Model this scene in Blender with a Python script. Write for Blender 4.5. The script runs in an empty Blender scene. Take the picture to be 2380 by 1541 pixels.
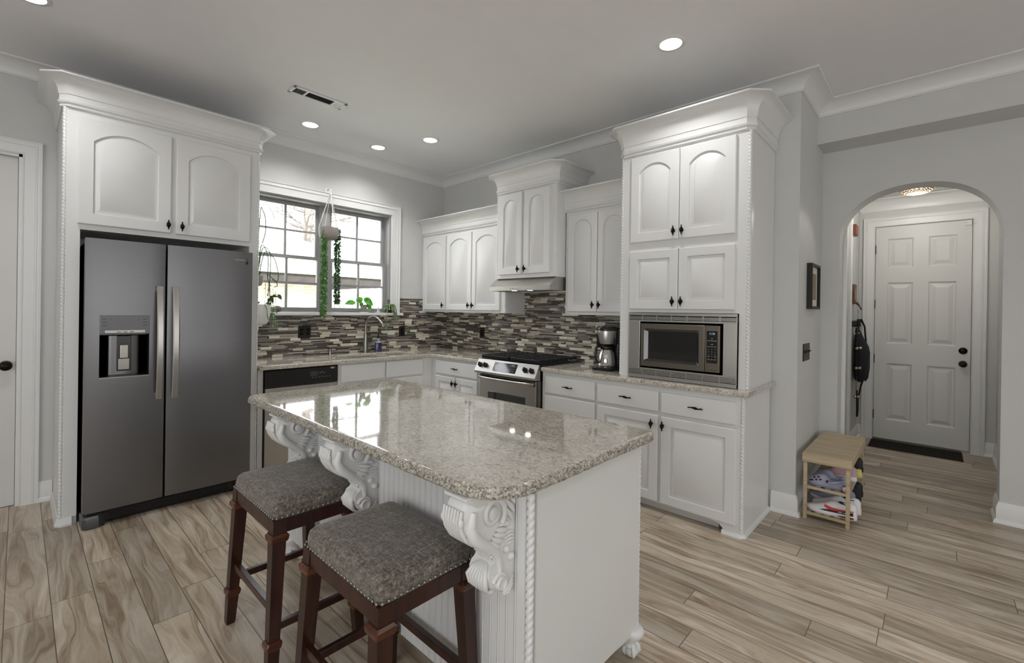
import bpy, bmesh, math, random
from mathutils import Vector, Matrix, noise
random.seed(7)
SC = bpy.context.scene
COL = SC.collection
PI = math.pi

# ---------------------------------------------------------------- camera
cam_d = bpy.data.cameras.new('camera')
cam_o = bpy.data.objects.new('camera', cam_d)
COL.objects.link(cam_o)
R_ = Vector((0.6782917846, -0.7346459420, 0.0146831468))
U_ = Vector((-0.0089238935, 0.0117451757, 0.9998912016))
F_ = Vector((0.7347384698, 0.6783490184, -0.0014107540))
M_ = Matrix((R_, U_, -F_)).transposed().to_4x4()
M_.translation = Vector((-3.68433, -4.645625, 1.40085))
cam_o.matrix_world = M_
cam_d.sensor_fit = 'HORIZONTAL'
cam_d.sensor_width = 36.0
FPX, CX0, CY0 = 1061.04, 1193.03, 723.63
cam_d.lens = FPX * 36.0 / 2380.0
cam_d.shift_x = (1190.0 - CX0) / 2380.0
cam_d.shift_y = (CY0 - 770.5) / 2380.0
cam_d.clip_start = 0.02
SC.camera = cam_o

# ---------------------------------------------------------------- light
SC.view_settings.view_transform = 'Standard'
SC.view_settings.look = 'None'
SC.view_settings.gamma = 1
SC.view_settings.use_curve_mapping = False
SC.view_settings.exposure = 0.02
world = bpy.data.worlds.new('world')
SC.world = world
world.use_nodes = True
wn = world.node_tree
wn.nodes['Background'].inputs[0].default_value = (0.93, 0.96, 1.0, 1)
wn.nodes['Background'].inputs[1].default_value = 7.0


def area_light(name, loc, target, sx, sy, power, color=(1, 1, 1)):
    d = bpy.data.lights.new(name, 'AREA')
    d.shape = 'RECTANGLE'
    d.size = sx
    d.size_y = sy
    d.energy = power
    d.color = color
    o = bpy.data.objects.new(name, d)
    COL.objects.link(o)
    o.location = loc
    dr = Vector(target) - Vector(loc)
    o.rotation_euler = dr.to_track_quat('-Z', 'Y').to_euler()
    return o


sun_d = bpy.data.lights.new('sun', 'SUN')
sun_d.energy = 22.0
sun_d.angle = 0.02
sun_o = bpy.data.objects.new('sun', sun_d)
COL.objects.link(sun_o)
sun_o.rotation_euler = Vector((0.25, 0.55, -0.8)).to_track_quat('-Z', 'Y').to_euler()
# area lights added before the solid rear and left walls, standing in for daylight
area_light('rear_fill_light', (-3.2, -9.2, 1.5), (-2.6, 0, 2.2), 4.6, 2.0, 62, (1.0, 0.995, 0.985))
area_light('side_fill_light', (-6.7, -4.6, 1.45), (0, -3.2, 1.7), 3.4, 1.9, 62, (1.0, 0.995, 0.985))
for (lx_, ly_) in ((-3.7, -5.6), (-1.4, -6.0), (-5.6, -3.2)):
    # spots added without fixtures to brighten the room, behind and beside the camera
    sp_ = bpy.data.lights.new('ceiling_spot', 'SPOT')
    sp_.energy = 34
    sp_.spot_size = 2.5
    sp_.spot_blend = 1.0
    sp_.shadow_soft_size = .07
    sp_.color = (1, .98, .95)
    so_ = bpy.data.objects.new('ceiling_spot', sp_)
    COL.objects.link(so_)
    so_.location = (lx_, ly_, 3.03)
portal = area_light('window_portal', (-1.507, 0.175, 1.918), (-1.507, -1.0, 1.918), 1.48, 1.12, 1.0)
portal.data.cycles.is_portal = True


# ---------------------------------------------------------------- materials
def srgb(r, g, b):
    f = lambda c: (c / 255 / 12.92) if c / 255 <= 0.04045 else ((c / 255 + 0.055) / 1.055) ** 2.4
    return (f(r), f(g), f(b), 1)


class NT:
    """small shader-node helper"""
    def __init__(s, name):
        s.m = bpy.data.materials.new(name)
        s.m.use_nodes = True
        s.t = s.m.node_tree
        s.b = s.t.nodes['Principled BSDF']

    def n(s, typ, **kw):
        x = s.t.nodes.new(typ)
        for k, v in kw.items():
            setattr(x, k, v)
        return x

    def put(s, sock, v):
        if hasattr(v, 'bl_idname') or hasattr(v, 'is_linked'):
            s.t.links.new(v, sock)
        elif v is not None:
            sock.default_value = v

    def math(s, op, a, b=None, c=None):
        x = s.n('ShaderNodeMath', operation=op)
        for i, v in enumerate((a, b, c)):
            if v is not None:
                s.put(x.inputs[i], v)
        return x.outputs[0]

    def coords(s):
        tc = s.n('ShaderNodeTexCoord')
        return tc.outputs['Object']

    def xyz(s, v):
        x = s.n('ShaderNodeSeparateXYZ')
        s.put(x.inputs[0], v)
        return x.outputs

    def comb(s, x, y, z):
        c = s.n('ShaderNodeCombineXYZ')
        for i, v in enumerate((x, y, z)):
            s.put(c.inputs[i], v)
        return c.outputs[0]

    def mapping(s, v, scale=(1, 1, 1), rot=(0, 0, 0), loc=(0, 0, 0)):
        x = s.n('ShaderNodeMapping')
        s.put(x.inputs[0], v)
        x.inputs['Scale'].default_value = scale
        x.inputs['Rotation'].default_value = rot
        x.inputs['Location'].default_value = loc
        return x.outputs[0]

    def noise(s, v, scale, detail=3, rough=0.55, dist=0.0, out=0):
        x = s.n('ShaderNodeTexNoise')
        s.put(x.inputs['Vector'], v)
        x.inputs['Scale'].default_value = scale
        x.inputs['Detail'].default_value = detail
        x.inputs['Roughness'].default_value = rough
        x.inputs['Distortion'].default_value = dist
        return x.outputs[out]

    def white(s, v, out=0):
        x = s.n('ShaderNodeTexWhiteNoise', noise_dimensions='3D')
        s.put(x.inputs['Vector'], v)
        return x.outputs[out]

    def ramp(s, f, stops, const=False):
        x = s.n('ShaderNodeValToRGB')
        s.put(x.inputs[0], f)
        cr = x.color_ramp
        if const:
            cr.interpolation = 'CONSTANT'
        while len(cr.elements) < len(stops):
            cr.elements.new(0.5)
        for e, (p, c) in zip(cr.elements, stops):
            e.position = p
            e.color = c
        return x.outputs[0]

    def mix(s, f, a, b, blend='MIX'):
        x = s.n('ShaderNodeMix', data_type='RGBA', blend_type=blend)
        s.put(x.inputs[0], f)
        s.put(x.inputs[6], a)
        s.put(x.inputs[7], b)
        return x.outputs[2]

    def bump(s, h, strength=0.3, dist=0.002, normal=None):
        x = s.n('ShaderNodeBump')
        x.inputs['Strength'].default_value = strength
        x.inputs['Distance'].default_value = dist
        s.put(x.inputs['Height'], h)
        if normal is not None:
            s.put(x.inputs['Normal'], normal)
        s.t.links.new(x.outputs[0], s.b.inputs['Normal'])
        return x.outputs[0]

    def base(s, color, rough=0.5, metal=0.0, spec=None, coat=None, coat_rough=0.1):
        s.put(s.b.inputs['Base Color'], color)
        s.put(s.b.inputs['Roughness'], rough)
        s.put(s.b.inputs['Metallic'], metal)
        if spec is not None:
            s.b.inputs['Specular IOR Level'].default_value = spec
        if coat is not None:
            s.b.inputs['Coat Weight'].default_value = coat
            s.b.inputs['Coat Roughness'].default_value = coat_rough
        return s.m


def plain(name, rgb, rough=0.5, metal=0.0, var=0.0, scale=6, bump=0.0, bscale=200, **kw):
    m = NT(name)
    c = srgb(*rgb)
    co = m.coords()
    if var:
        f = m.noise(co, scale, 3)
        d = tuple(max(0, x * (1 - var)) for x in c[:3]) + (1,)
        col = m.ramp(f, [(0.3, d), (0.7, c)])
    else:
        col = c
    if bump:
        m.bump(m.noise(co, bscale, 2), bump, 0.001)
    return m.base(col, rough, metal, **kw)


def emit(name, rgb, strength, rough=0.4):
    m = NT(name)
    c = srgb(*rgb)
    m.base(c, rough)
    m.b.inputs['Emission Color'].default_value = c
    m.b.inputs['Emission Strength'].default_value = strength
    return m.m


MT = {}
MT['wall'] = plain('wall_paint', (206, 207, 206), 0.6, var=0.03, bump=0.08, bscale=350)
MT['ceiling'] = plain('ceiling_paint', (236, 236, 238), 0.75, var=0.02, bump=0.06, bscale=300)
MT['trim'] = plain('trim_paint', (226, 227, 227), 0.35, var=0.02)
MT['cab'] = plain('cabinet_paint', (224, 225, 225), 0.32, var=0.025, scale=3)
MT['door'] = plain('door_paint', (215, 215, 214), 0.4, var=0.02)
MT['bead'] = plain('beadboard_paint', (222, 223, 224), 0.36, var=0.02)
MT['black'] = plain('black_plastic', (16, 16, 17), 0.25)
MT['matte_black'] = plain('matte_black', (14, 13, 12), 0.55)
MT['glass_black'] = plain('black_glass', (8, 8, 9), 0.05, coat=1.0)
MT['bronze'] = plain('oil_rubbed_bronze', (34, 28, 25), 0.35, 0.8, var=0.4, scale=60)
MT['grate'] = plain('cast_iron', (22, 22, 25), 0.35, 0.2, bump=0.1)
MT['chrome'] = plain('polished_steel', (205, 203, 198), 0.16, 1.0)
MT['nickel'] = plain('brushed_nickel', (150, 147, 142), 0.28, 1.0)
MT['gold'] = plain('warm_brass', (190, 176, 150), 0.25, 1.0)


def steel(name, rgb, rough, stretch, var=0.08):
    m = NT(name)
    co = m.mapping(m.coords(), scale=stretch)
    f = m.noise(co, 1.0, 4, 0.6)
    c = srgb(*rgb)
    d = tuple(x * (1 - var) for x in c[:3]) + (1,)
    col = m.ramp(f, [(0.3, d), (0.7, c)])
    m.bump(f, 0.03, 0.001)
    r = m.math('MULTIPLY_ADD', f, 0.08, rough)
    m.base(col, r, 1.0)
    m.b.inputs['Anisotropic'].default_value = 0.4
    return m.m


MT['steel_v'] = steel('brushed_steel', (121, 121, 123), 0.30, (3, 3, 320))
MT['steel_h'] = steel('brushed_steel_warm', (188, 186, 182), 0.27, (3, 3, 320))
MT['steel_dark'] = steel('dark_brushed_steel', (120, 114, 104), 0.3, (3, 3, 320))


def make_floor():
    m = NT('wood_plank_tile')
    X, Y, Z = m.xyz(m.coords())
    W, L = 0.148, 1.2
    u = m.math('DIVIDE', m.math('ADD', X, 0.314), W)
    row = m.math('FLOOR', u)
    fu = m.math('FRACT', u)
    off = m.white(m.comb(row, 3.0, 0.0))
    v = m.math('ADD', m.math('DIVIDE', Y, L), off)
    cel = m.math('FLOOR', v)
    fv = m.math('FRACT', v)
    rnd = m.white(m.comb(row, cel, 1.0))
    # grain coordinates differ from plank to plank
    gx = m.math('ADD', X, m.math('MULTIPLY', rnd, 37.0))
    gy = m.math('ADD', Y, m.math('MULTIPLY', rnd, 91.0))
    co = m.comb(m.math('MULTIPLY', gx, 9.0), m.math('MULTIPLY', gy, 1.1), rnd)
    warp = m.noise(co, 1.0, 2, 0.5, out=0)
    co2 = m.comb(m.math('ADD', m.math('MULTIPLY', gx, 26.0), m.math('MULTIPLY', warp, 7.0)),
                 m.math('MULTIPLY', gy, 1.5), rnd)
    g1 = m.noise(co2, 1.0, 5, 0.62, 0.6)
    co3 = m.comb(m.math('MULTIPLY', gx, 120.0), m.math('MULTIPLY', gy, 4.0), rnd)
    g2 = m.noise(co3, 1.0, 3, 0.6)
    col = m.ramp(g1, [(0.26, srgb(112, 88, 66)), (0.38, srgb(158, 138, 115)), (0.50, srgb(190, 175, 154)), (0.63, srgb(212, 201, 184)), (0.80, srgb(226, 218, 204))])
    col = m.mix(m.math('MULTIPLY', g2, 0.35), col, srgb(120, 102, 82))
    tone = m.math('MULTIPLY_ADD', rnd, 0.36, 0.74)
    hsv = m.n('ShaderNodeHueSaturation')
    m.put(hsv.inputs['Color'], col)
    m.put(hsv.inputs['Value'], tone)
    hsv.inputs['Saturation'].default_value = 0.92
    # grout
    e1 = m.math('MINIMUM', fu, m.math('SUBTRACT', 1.0, fu))
    e2 = m.math('MINIMUM', fv, m.math('SUBTRACT', 1.0, fv))
    g = m.math('MINIMUM', m.math('MULTIPLY', e1, W), m.math('MULTIPLY', e2, L))
    gm = m.math('LESS_THAN', g, 0.0016)
    fin = m.mix(gm, hsv.outputs[0], srgb(92, 80, 66))
    h = m.math('MULTIPLY_ADD', g1, 0.15, m.math('MINIMUM', m.math('MULTIPLY', g, 250.0), 1.0))
    m.bump(h, 0.25, 0.0015)
    rg = m.math('MULTIPLY_ADD', g1, 0.15, 0.27)
    return m.base(fin, rg, spec=0.45)


def make_granite(name, rough_edge=False):
    m = NT(name)
    co = m.coords()
    w = m.n('ShaderNodeVectorMath', operation='ADD')
    nz = m.noise(co, 9.0, 2, 0.5, out=1)
    sc_ = m.n('ShaderNodeVectorMath', operation='SCALE')
    m.put(sc_.inputs[0], nz)
    sc_.inputs['Scale'].default_value = 0.03
    m.put(w.inputs[0], co)
    m.put(w.inputs[1], sc_.outputs[0])
    cw = w.outputs[0]
    cl = m.noise(cw, 6.0, 3, 0.6)
    n1 = m.noise(m.mapping(cw, (1, .7, 1), (0, 0, 0.6)), 48.0, 6, 0.66, 2.2)
    n2 = m.noise(cw, 110.0, 3, 0.6, 1.2)
    col = m.ramp(n1, [(0.29, srgb(96, 88, 78)), (0.38, srgb(146, 137, 122)), (0.46, srgb(184, 178, 165)), (0.55, srgb(212, 208, 199)), (0.74, srgb(230, 229, 223))])
    col = m.mix(m.math('MULTIPLY', m.ramp(cl, [(.4, (0, 0, 0, 1)), (.65, (1, 1, 1, 1))]), 0.30), col, srgb(182, 174, 160))
    sp = m.ramp(n2, [(0.30, (1, 1, 1, 1)), (0.38, (0, 0, 0, 1))])
    col = m.mix(m.math('MULTIPLY', sp, 0.85), col, srgb(58, 51, 46))
    if rough_edge:
        e1 = m.noise(m.coords(), 120.0, 3, 0.7)
        m.bump(e1, 0.9, 0.006)
        col = m.mix(m.math('MULTIPLY', m.ramp(e1, [(.42, (1, 1, 1, 1)), (.52, (0, 0, 0, 1))]), .7), col, srgb(66, 60, 54))
        return m.base(col, .28, spec=.5)
    return m.base(col, 0.05, spec=0.6, coat=0.4, coat_rough=0.02)


def make_mosaic():
    m = NT('linear_mosaic_tile')
    tc = m.coords()
    X, Y, Z = m.xyz(tc)
    H = 0.0128
    u0 = m.math('SUBTRACT', X, Y)          # runs along either wall
    pair = m.math('FLOOR', m.math('DIVIDE', Z, H * 2))
    ro = m.white(m.comb(pair, 11.0, 0.0))
    U = m.math('ADD', m.math('DIVIDE', u0, 0.098), m.math('MULTIPLY', ro, 7.0))
    C = m.math('FLOOR', U)
    r1 = m.white(m.comb(pair, C, 5.0))
    big = m.math('GREATER_THAN', r1, 0.80)
    row = m.math('FLOOR', m.math('DIVIDE', Z, H))
    r2 = m.white(m.comb(row, 4.0, 2.0))
    ln = m.math('MULTIPLY_ADD', r2, 0.06, 0.100)
    V = m.math('ADD', m.math('DIVIDE', u0, ln), m.math('MULTIPLY', r2, 31.0))
    D = m.math('FLOOR', V)
    r3 = m.white(m.comb(row, D, 9.0))
    stops = [(0.0, srgb(40, 34, 32)), (0.24, srgb(64, 58, 54)), (0.34, srgb(126, 122, 117)), (0.52, srgb(150, 145, 136)),
             (0.66, srgb(112, 105, 97)), (0.78, srgb(186, 180, 168)), (0.90, srgb(58, 50, 48))]
    small = m.ramp(r3, stops, True)
    r4 = m.white(m.comb(pair, C, 8.0))
    light = m.ramp(r4, [(0.0, srgb(214, 206, 186)), (0.4, srgb(228, 222, 208)), (0.7, srgb(196, 188, 170))], True)
    # joint masks
    def edge(fr, size):
        return m.math('MULTIPLY', m.math('MINIMUM', fr, m.math('SUBTRACT', 1.0, fr)), size)
    fz = m.math('FRACT', m.math('DIVIDE', Z, H))
    fz2 = m.math('FRACT', m.math('DIVIDE', Z, H * 2))
    gs = m.math('MINIMUM', edge(fz, H), m.math('MULTIPLY', edge(m.math('FRACT', V), 1.0), ln))
    gb = m.math('MINIMUM', edge(fz2, H * 2), edge(m.math('FRACT', U), 0.098))
    gsm = m.math('MINIMUM', gs, edge(m.math('FRACT', U), 9.0))
    g = m.mix(big, gs, gb)
    col = m.mix(big, small, light)
    gm = m.math('LESS_THAN', g, 0.0011)
    col = m.mix(gm, col, srgb(150, 144, 134))
    nz = m.noise(m.mapping(tc, (60, 60, 160)), 1.0, 3)
    col = m.mix(m.math('MULTIPLY', nz, 0.14), col, srgb(90, 82, 74))
    rough = m.mix(big, (0.10, 0.10, 0.10, 1), (0.5, 0.5, 0.5, 1))
    rough = m.mix(gm, rough, (0.85, 0.85, 0.85, 1))
    m.bump(m.math('MINIMUM', m.math('MULTIPLY', g, 400.0), 1.0), 0.4, 0.0012)
    return m.base(col, rough)


def make_tweed():
    m = NT('grey_tweed_fabric')
    co = m.coords()
    a = m.noise(m.mapping(co, (150, 34, 70), (0, 0, 0.5)), 1.0, 4, 0.7, 1.0)
    b = m.noise(m.mapping(co, (34, 140, 70), (0, 0, -0.3)), 1.0, 4, 0.7, 1.0)
    f = m.math('MULTIPLY_ADD', m.math('ADD', a, b), 0.5, 0.0)
    c = m.noise(co, 7.0, 2)
    col = m.ramp(f, [(0.38, srgb(58, 52, 46)), (0.46, srgb(88, 81, 74)), (0.54, srgb(122, 115, 106)), (0.63, srgb(158, 151, 141))])
    col = m.mix(m.math('MULTIPLY', c, 0.22), col, srgb(70, 62, 56))
    m.bump(f, 0.5, 0.002)
    m.b.inputs['Sheen Weight'].default_value = 0.3
    return m.base(col, 0.9)


def make_wood(name, dark, mid, light, rough, axis='X', scale=1.0):
    m = NT(name)
    st = {'X': (3, 45, 45), 'Y': (45, 3, 45), 'Z': (45, 45, 3)}[axis]
    co = m.mapping(m.coords(), tuple(s * scale for s in st))
    f = m.noise(co, 1.0, 5, 0.6, 0.5)
    col = m.ramp(f, [(0.3, srgb(*dark)), (0.5, srgb(*mid)), (0.7, srgb(*light))])
    m.bump(f, 0.05, 0.001)
    return m.base(col, rough)


MT['floor'] = make_floor()
MT['granite'] = make_granite('speckled_granite')
MT['granite_edge'] = make_granite('chiselled_granite_edge', True)
MT['mosaic'] = make_mosaic()
MT['tweed'] = make_tweed()
MT['mahogany'] = make_wood('dark_cherry_wood', (34, 15, 10), (50, 24, 17), (66, 34, 24), 0.28, 'Z', 0.6)
MT['birch'] = make_wood('pale_birch', (166, 148, 118), (184, 166, 136), (198, 182, 154), 0.45, 'Y', 0.7)
MT['collar'] = make_wood('rubbed_cherry_collar', (50, 24, 15), (76, 40, 24), (100, 58, 34), 0.25, 'X', 0.6)


def make_glass():
    m = NT('window_glass')
    t = m.t
    out = t.nodes['Material Output']
    tr = m.n('ShaderNodeBsdfTransparent')
    gl = m.n('ShaderNodeBsdfGlossy')
    gl.inputs['Roughness'].default_value = 0.0
    fr = m.n('ShaderNodeFresnel')
    fr.inputs['IOR'].default_value = 1.35
    mx = m.n('ShaderNodeMixShader')
    t.links.new(fr.outputs[0], mx.inputs[0])
    t.links.new(tr.outputs[0], mx.inputs[1])
    t.links.new(gl.outputs[0], mx.inputs[2])
    t.links.new(mx.outputs[0], out.inputs[0])
    return m.m


MT['glass'] = make_glass()


def leaf_mat(name, a, b, rough=0.4):
    m = NT(name)
    f = m.noise(m.coords(), 30.0, 2)
    m.base(m.ramp(f, [(0.35, srgb(*a)), (0.65, srgb(*b))]), rough)
    m.b.inputs['Subsurface Weight'].default_value = 0.0
    m.b.inputs['Transmission Weight'].default_value = 0.0
    return m.m


MT['leaf'] = leaf_mat('bright_leaf', (46, 120, 30), (96, 178, 52))
MT['leaf_dark'] = leaf_mat('dark_leaf', (34, 62, 38), (66, 104, 60))
MT['leaf_mid'] = leaf_mat('vine_leaf', (64, 104, 52), (112, 156, 88))
MT['leaf_pale'] = leaf_mat('pale_leaf', (96, 124, 86), (150, 172, 132))


# ---------------------------------------------------------------- geometry helpers
def I(a, b, c):
    return (a, b, c)


def FA(u, d, z):      # window wall: u along +X, d out into the room (-Y)
    return (u, -d, z)


def FB(u, d, z):      # range wall: u along -Y, d out into the room (-X)
    return (-d, -u, z)


class MB:
    def __init__(s, f=I):
        s.bm = bmesh.new()
        s.f = f

    def v(s, a, b, c):
        return s.bm.verts.new(s.f(a, b, c))

    def box(s, a0, a1, b0, b1, c0, c1, bev=0.0, seg=2):
        vs = [s.v(a, b, c) for a in (a0, a1) for b in (b0, b1) for c in (c0, c1)]
        fs = [(0, 1, 3, 2), (4, 6, 7, 5), (0, 4, 5, 1), (2, 3, 7, 6), (0, 2, 6, 4), (1, 5, 7, 3)]
        faces = [s.bm.faces.new([vs[i] for i in f]) for f in fs]
        if bev > 0:
            es = {e for f in faces for e in f.edges}
            bmesh.ops.bevel(s.bm, geom=list(es), offset=bev, segments=seg, affect='EDGES', profile=0.5)
        return s

    def prism(s, poly, axis, c0, c1, bev=0.0, seg=2):
        """poly in the two other axes (in order), extruded along axis 'a','b' or 'c'"""
        def P(p, h):
            if axis == 'a':
                return s.v(h, p[0], p[1])
            if axis == 'b':
                return s.v(p[0], h, p[1])
            return s.v(p[0], p[1], h)
        A = [P(p, c0) for p in poly]
        B = [P(p, c1) for p in poly]
        n = len(poly)
        faces = [s.bm.faces.new(A), s.bm.faces.new(list(reversed(B)))]
        for i in range(n):
            faces.append(s.bm.faces.new([A[i], A[(i + 1) % n], B[(i + 1) % n], B[i]]))
        if bev > 0:
            es = {e for f in faces[:2] for e in f.edges}
            bmesh.ops.bevel(s.bm, geom=list(es), offset=bev, segments=seg, affect='EDGES', profile=0.5)
        return s

    def loops(s, loops, cap0=True, cap1=True, closed=True):
        """bridge a series of equally long vertex loops (points in frame coordinates)"""
        L = [[s.v(*p) for p in lp] for lp in loops]
        n = len(L[0])
        for a, b in zip(L, L[1:]):
            for i in range(n if closed else n - 1):
                j = (i + 1) % n
                s.bm.faces.new([a[i], a[j], b[j], b[i]])
        if cap0:
            s.bm.faces.new(L[0])
        if cap1:
            s.bm.faces.new(list(reversed(L[-1])))
        return s

    def lathe(s, prof, cx, cy, n=24, axis='c', z0=0.0, sx=1.0, sy=1.0):
        """prof = [(radius, height)...] round an axis through (cx, cy)"""
        loops = []
        for r, h in prof:
            lp = []
            for i in range(n):
                t = 2 * PI * i / n
                p, q = cx + r * sx * math.cos(t), cy + r * sy * math.sin(t)
                lp.append((p, q, h + z0) if axis == 'c' else ((p, h + z0, q) if axis == 'b' else (h + z0, p, q)))
            loops.append(lp)
        return s.loops(loops)

    def tube(s, pts, r, n=8, caps=True):
        """tube along points; r number or list"""
        pts = [Vector(p) for p in pts]
        rs = r if isinstance(r, (list, tuple)) else [r] * len(pts)
        t0 = (pts[1] - pts[0]).normalized()
        up = Vector((0, 0, 1)) if abs(t0.z) < 0.9 else Vector((1, 0, 0))
        nx = t0.cross(up).normalized()
        loops = []
        for i, p in enumerate(pts):
            t = (pts[min(i + 1, len(pts) - 1)] - pts[max(i - 1, 0)])
            if t.length < 1e-9:
                t = t0
            t.normalize()
            nx = (nx - t * nx.dot(t))
            if nx.length < 1e-6:
                nx = t.orthogonal()
            nx.normalize()
            ny = t.cross(nx)
            loops.append([tuple(p + (nx * math.cos(2 * PI * k / n) + ny * math.sin(2 * PI * k / n)) * rs[i]) for k in range(n)])
        return s.loops(loops, caps, caps)

    def ball(s, c, r, n=12, m=8, sz=(1, 1, 1)):
        loops = []
        for j in range(1, m):
            ph = PI * j / m
            loops.append([(c[0] + r * sz[0] * math.sin(ph) * math.cos(2 * PI * i / n), c[1] + r * sz[1] * math.sin(ph) * math.sin(2 * PI * i / n), c[2] + r * sz[2] * math.cos(ph)) for i in range(n)])
        return s.loops(loops)

    def sweep(s, path, prof, closed=False, right=True):
        """profile [(out, c)] swept along path [(a, b)] with mitred corners; out is to the right of travel"""
        n = len(path)
        P = [Vector(p) for p in path]
        sg = 1 if right else -1
        loops = []
        for i in range(n):
            d1 = (P[i] - P[i - 1]).normalized() if (i > 0 or closed) else None
            d2 = (P[(i + 1) % n] - P[i]).normalized() if (i < n - 1 or closed) else None
            n1 = Vector((d1.y, -d1.x)) * sg if d1 else None
            n2 = Vector((d2.y, -d2.x)) * sg if d2 else None
            if n1 is None:
                m_ = n2
            elif n2 is None:
                m_ = n1
            else:
                m_ = (n1 + n2)
                m_ = m_ / max(1e-6, m_.dot(n1))
            loops.append([(P[i].x + m_.x * o, P[i].y + m_.y * o, c) for o, c in prof])
        if closed:
            loops.append(loops[0])
            s.loops(loops, False, False)
            bmesh.ops.remove_doubles(s.bm, verts=s.bm.verts[:], dist=1e-6)
            return s
        return s.loops(loops)

    def quad(s, *pts):
        s.bm.faces.new([s.v(*p) for p in pts])
        return s

    def build(s, name, mat, parent=None, smooth=None, loc=None):
        bmesh.ops.recalc_face_normals(s.bm, faces=s.bm.faces[:])
        me = bpy.data.meshes.new(name)
        if loc is not None:
            bmesh.ops.translate(s.bm, verts=s.bm.verts[:], vec=-Vector(loc))
        s.bm.to_mesh(me)
        s.bm.free()
        me.materials.append(MT[mat] if isinstance(mat, str) else mat)
        if smooth is not None:
            me.polygons.foreach_set('use_smooth', [True] * len(me.polygons))
            me.update()
            if smooth < 170:
                me.set_sharp_from_angle(angle=math.radians(smooth))
        o = bpy.data.objects.new(name, me)
        COL.objects.link(o)
        if loc is not None:
            o.location = loc
        if parent is not None:
            o.parent = parent
            o.matrix_parent_inverse = parent_inv(parent)
        return o


def parent_inv(p):
    m = Matrix.Identity(4)
    q = p
    chain = []
    while q is not None:
        chain.append(q)
        q = q.parent
    for q in reversed(chain):
        b = Matrix.Translation(q.location) @ q.rotation_euler.to_matrix().to_4x4()
        m = m @ (q.matrix_parent_inverse @ b if q.parent else b)
    return m.inverted()


def thing(name, label, cat, loc=(0, 0, 0), group=None):
    o = bpy.data.objects.new(name, None)
    o.empty_display_size = 0.1
    COL.objects.link(o)
    o.location = loc
    tag(o, label, cat, group)
    return o


def tag(o, label=None, cat=None, group=None, kind=None):
    if label:
        o['label'] = label
    if cat:
        o['category'] = cat
    if group:
        o['group'] = group
    if kind:
        o['kind'] = kind
    return o


def copy_tree(o, parent=None):
    c = o.copy()
    COL.objects.link(c)
    c.parent = parent
    if parent is not None:
        c.matrix_parent_inverse = o.matrix_parent_inverse.copy()
    for ch in list(o.children):
        copy_tree(ch, c)
    return c


def plate(mb, cells, z0, z1, bev=0.0, seg=2):
    """union of grid rectangles [(a0,a1,b0,b1)] as one slab"""
    xs = sorted({round(c[i], 5) for c in cells for i in (0, 1)})
    ys = sorted({round(c[i], 5) for c in cells for i in (2, 3)})
    inside = set()
    for i in range(len(xs) - 1):
        for j in range(len(ys) - 1):
            mx, my = (xs[i] + xs[i + 1]) / 2, (ys[j] + ys[j + 1]) / 2
            if any(c[0] < mx < c[1] and c[2] < my < c[3] for c in cells):
                inside.add((i, j))
    vt = {}

    def V(i, j, k):
        if (i, j, k) not in vt:
            vt[(i, j, k)] = mb.v(xs[i], ys[j], (z0, z1)[k])
        return vt[(i, j, k)]
    faces = []
    for i, j in inside:
        for k in (0, 1):
            faces.append(mb.bm.faces.new([V(i, j, k), V(i + 1, j, k), V(i + 1, j + 1, k), V(i, j + 1, k)]))
        for (di, dj, a, b) in ((-1, 0, (i, j), (i, j + 1)), (1, 0, (i + 1, j), (i + 1, j + 1)), (0, -1, (i, j), (i + 1, j)), (0, 1, (i, j + 1), (i + 1, j + 1))):
            if (i + di, j + dj) not in inside:
                faces.append(mb.bm.faces.new([V(*a, 0), V(*b, 0), V(*b, 1), V(*a, 1)]))
    bmesh.ops.recalc_face_normals(mb.bm, faces=mb.bm.faces[:])
    if bev > 0:
        es = [e for e in mb.bm.edges if len(e.link_faces) == 2 and e.calc_face_angle(0) > 0.5]
        bmesh.ops.bevel(mb.bm, geom=es, offset=bev, segments=seg, affect='EDGES', profile=0.5)
    return mb


# ---------------------------------------------------------------- joinery builders
def raised_door(F, u0, u1, z0, z1, d0, parent, name='door', rise=0.0, stile=0.066, t=0.021, panel=True, mat='cab', top_extra=0.0):
    """raised-panel door or drawer front; rise > 0 arches the panel's top"""
    K = 18 if rise > 0 else 1
    mb = MB(F)

    def shape(px0, px1, pz0, pz1, rs, d):
        """BL, BR, then K+1 points right to left along the top"""
        pts = [(px0, d, pz0), (px1, d, pz0)]
        w = (px1 - px0) / 2
        cx = (px0 + px1) / 2
        for k in range(K + 1):
            x = px1 + (px0 - px1) * k / K
            if rs > 0:
                Rr = (w * w + rs * rs) / (2 * rs)
                z = pz1 - Rr + math.sqrt(max(0, Rr * Rr - (x - cx) ** 2))
            else:
                z = pz1
            pts.append((x, d, z))
        return pts
    L = [shape(u0, u1, z0, z1, 0, d0), shape(u0, u1, z0, z1, 0, d0 + t - 0.006), shape(u0 + .002, u1 - .002, z0 + .002, z1 - .002, 0, d0 + t - 0.002), shape(u0 + .006, u1 - .006, z0 + .006, z1 - .006, 0, d0 + t)]
    if panel:
        a, b, c, e = u0 + stile, u1 - stile, z0 + stile, z1 - stile - top_extra
        w2 = (b - a) / 2
        rs = min(rise, w2 * 0.98)
        L.append(shape(a, b, c, e, rs, d0 + t))
        L.append(shape(a + .004, b - .004, c + .004, e - .004, max(rs - .003, 0) if rise else 0, d0 + t - .0115))
        L.append(shape(a + .012, b - .011, c + .011, e - .011, max(rs - .007, 0) if rise else 0, d0 + t - .0115))
        q = .034 if (u1 - u0) > 0.25 else .026
        L.append(shape(a + q, b - q, c + q, e - q, max(rs * (w2 - q) / w2 - .004, 0) if rise else 0, d0 + t - .001))
    mb.loops(L)
    return mb.build(name, mat, parent, smooth=25)


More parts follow.
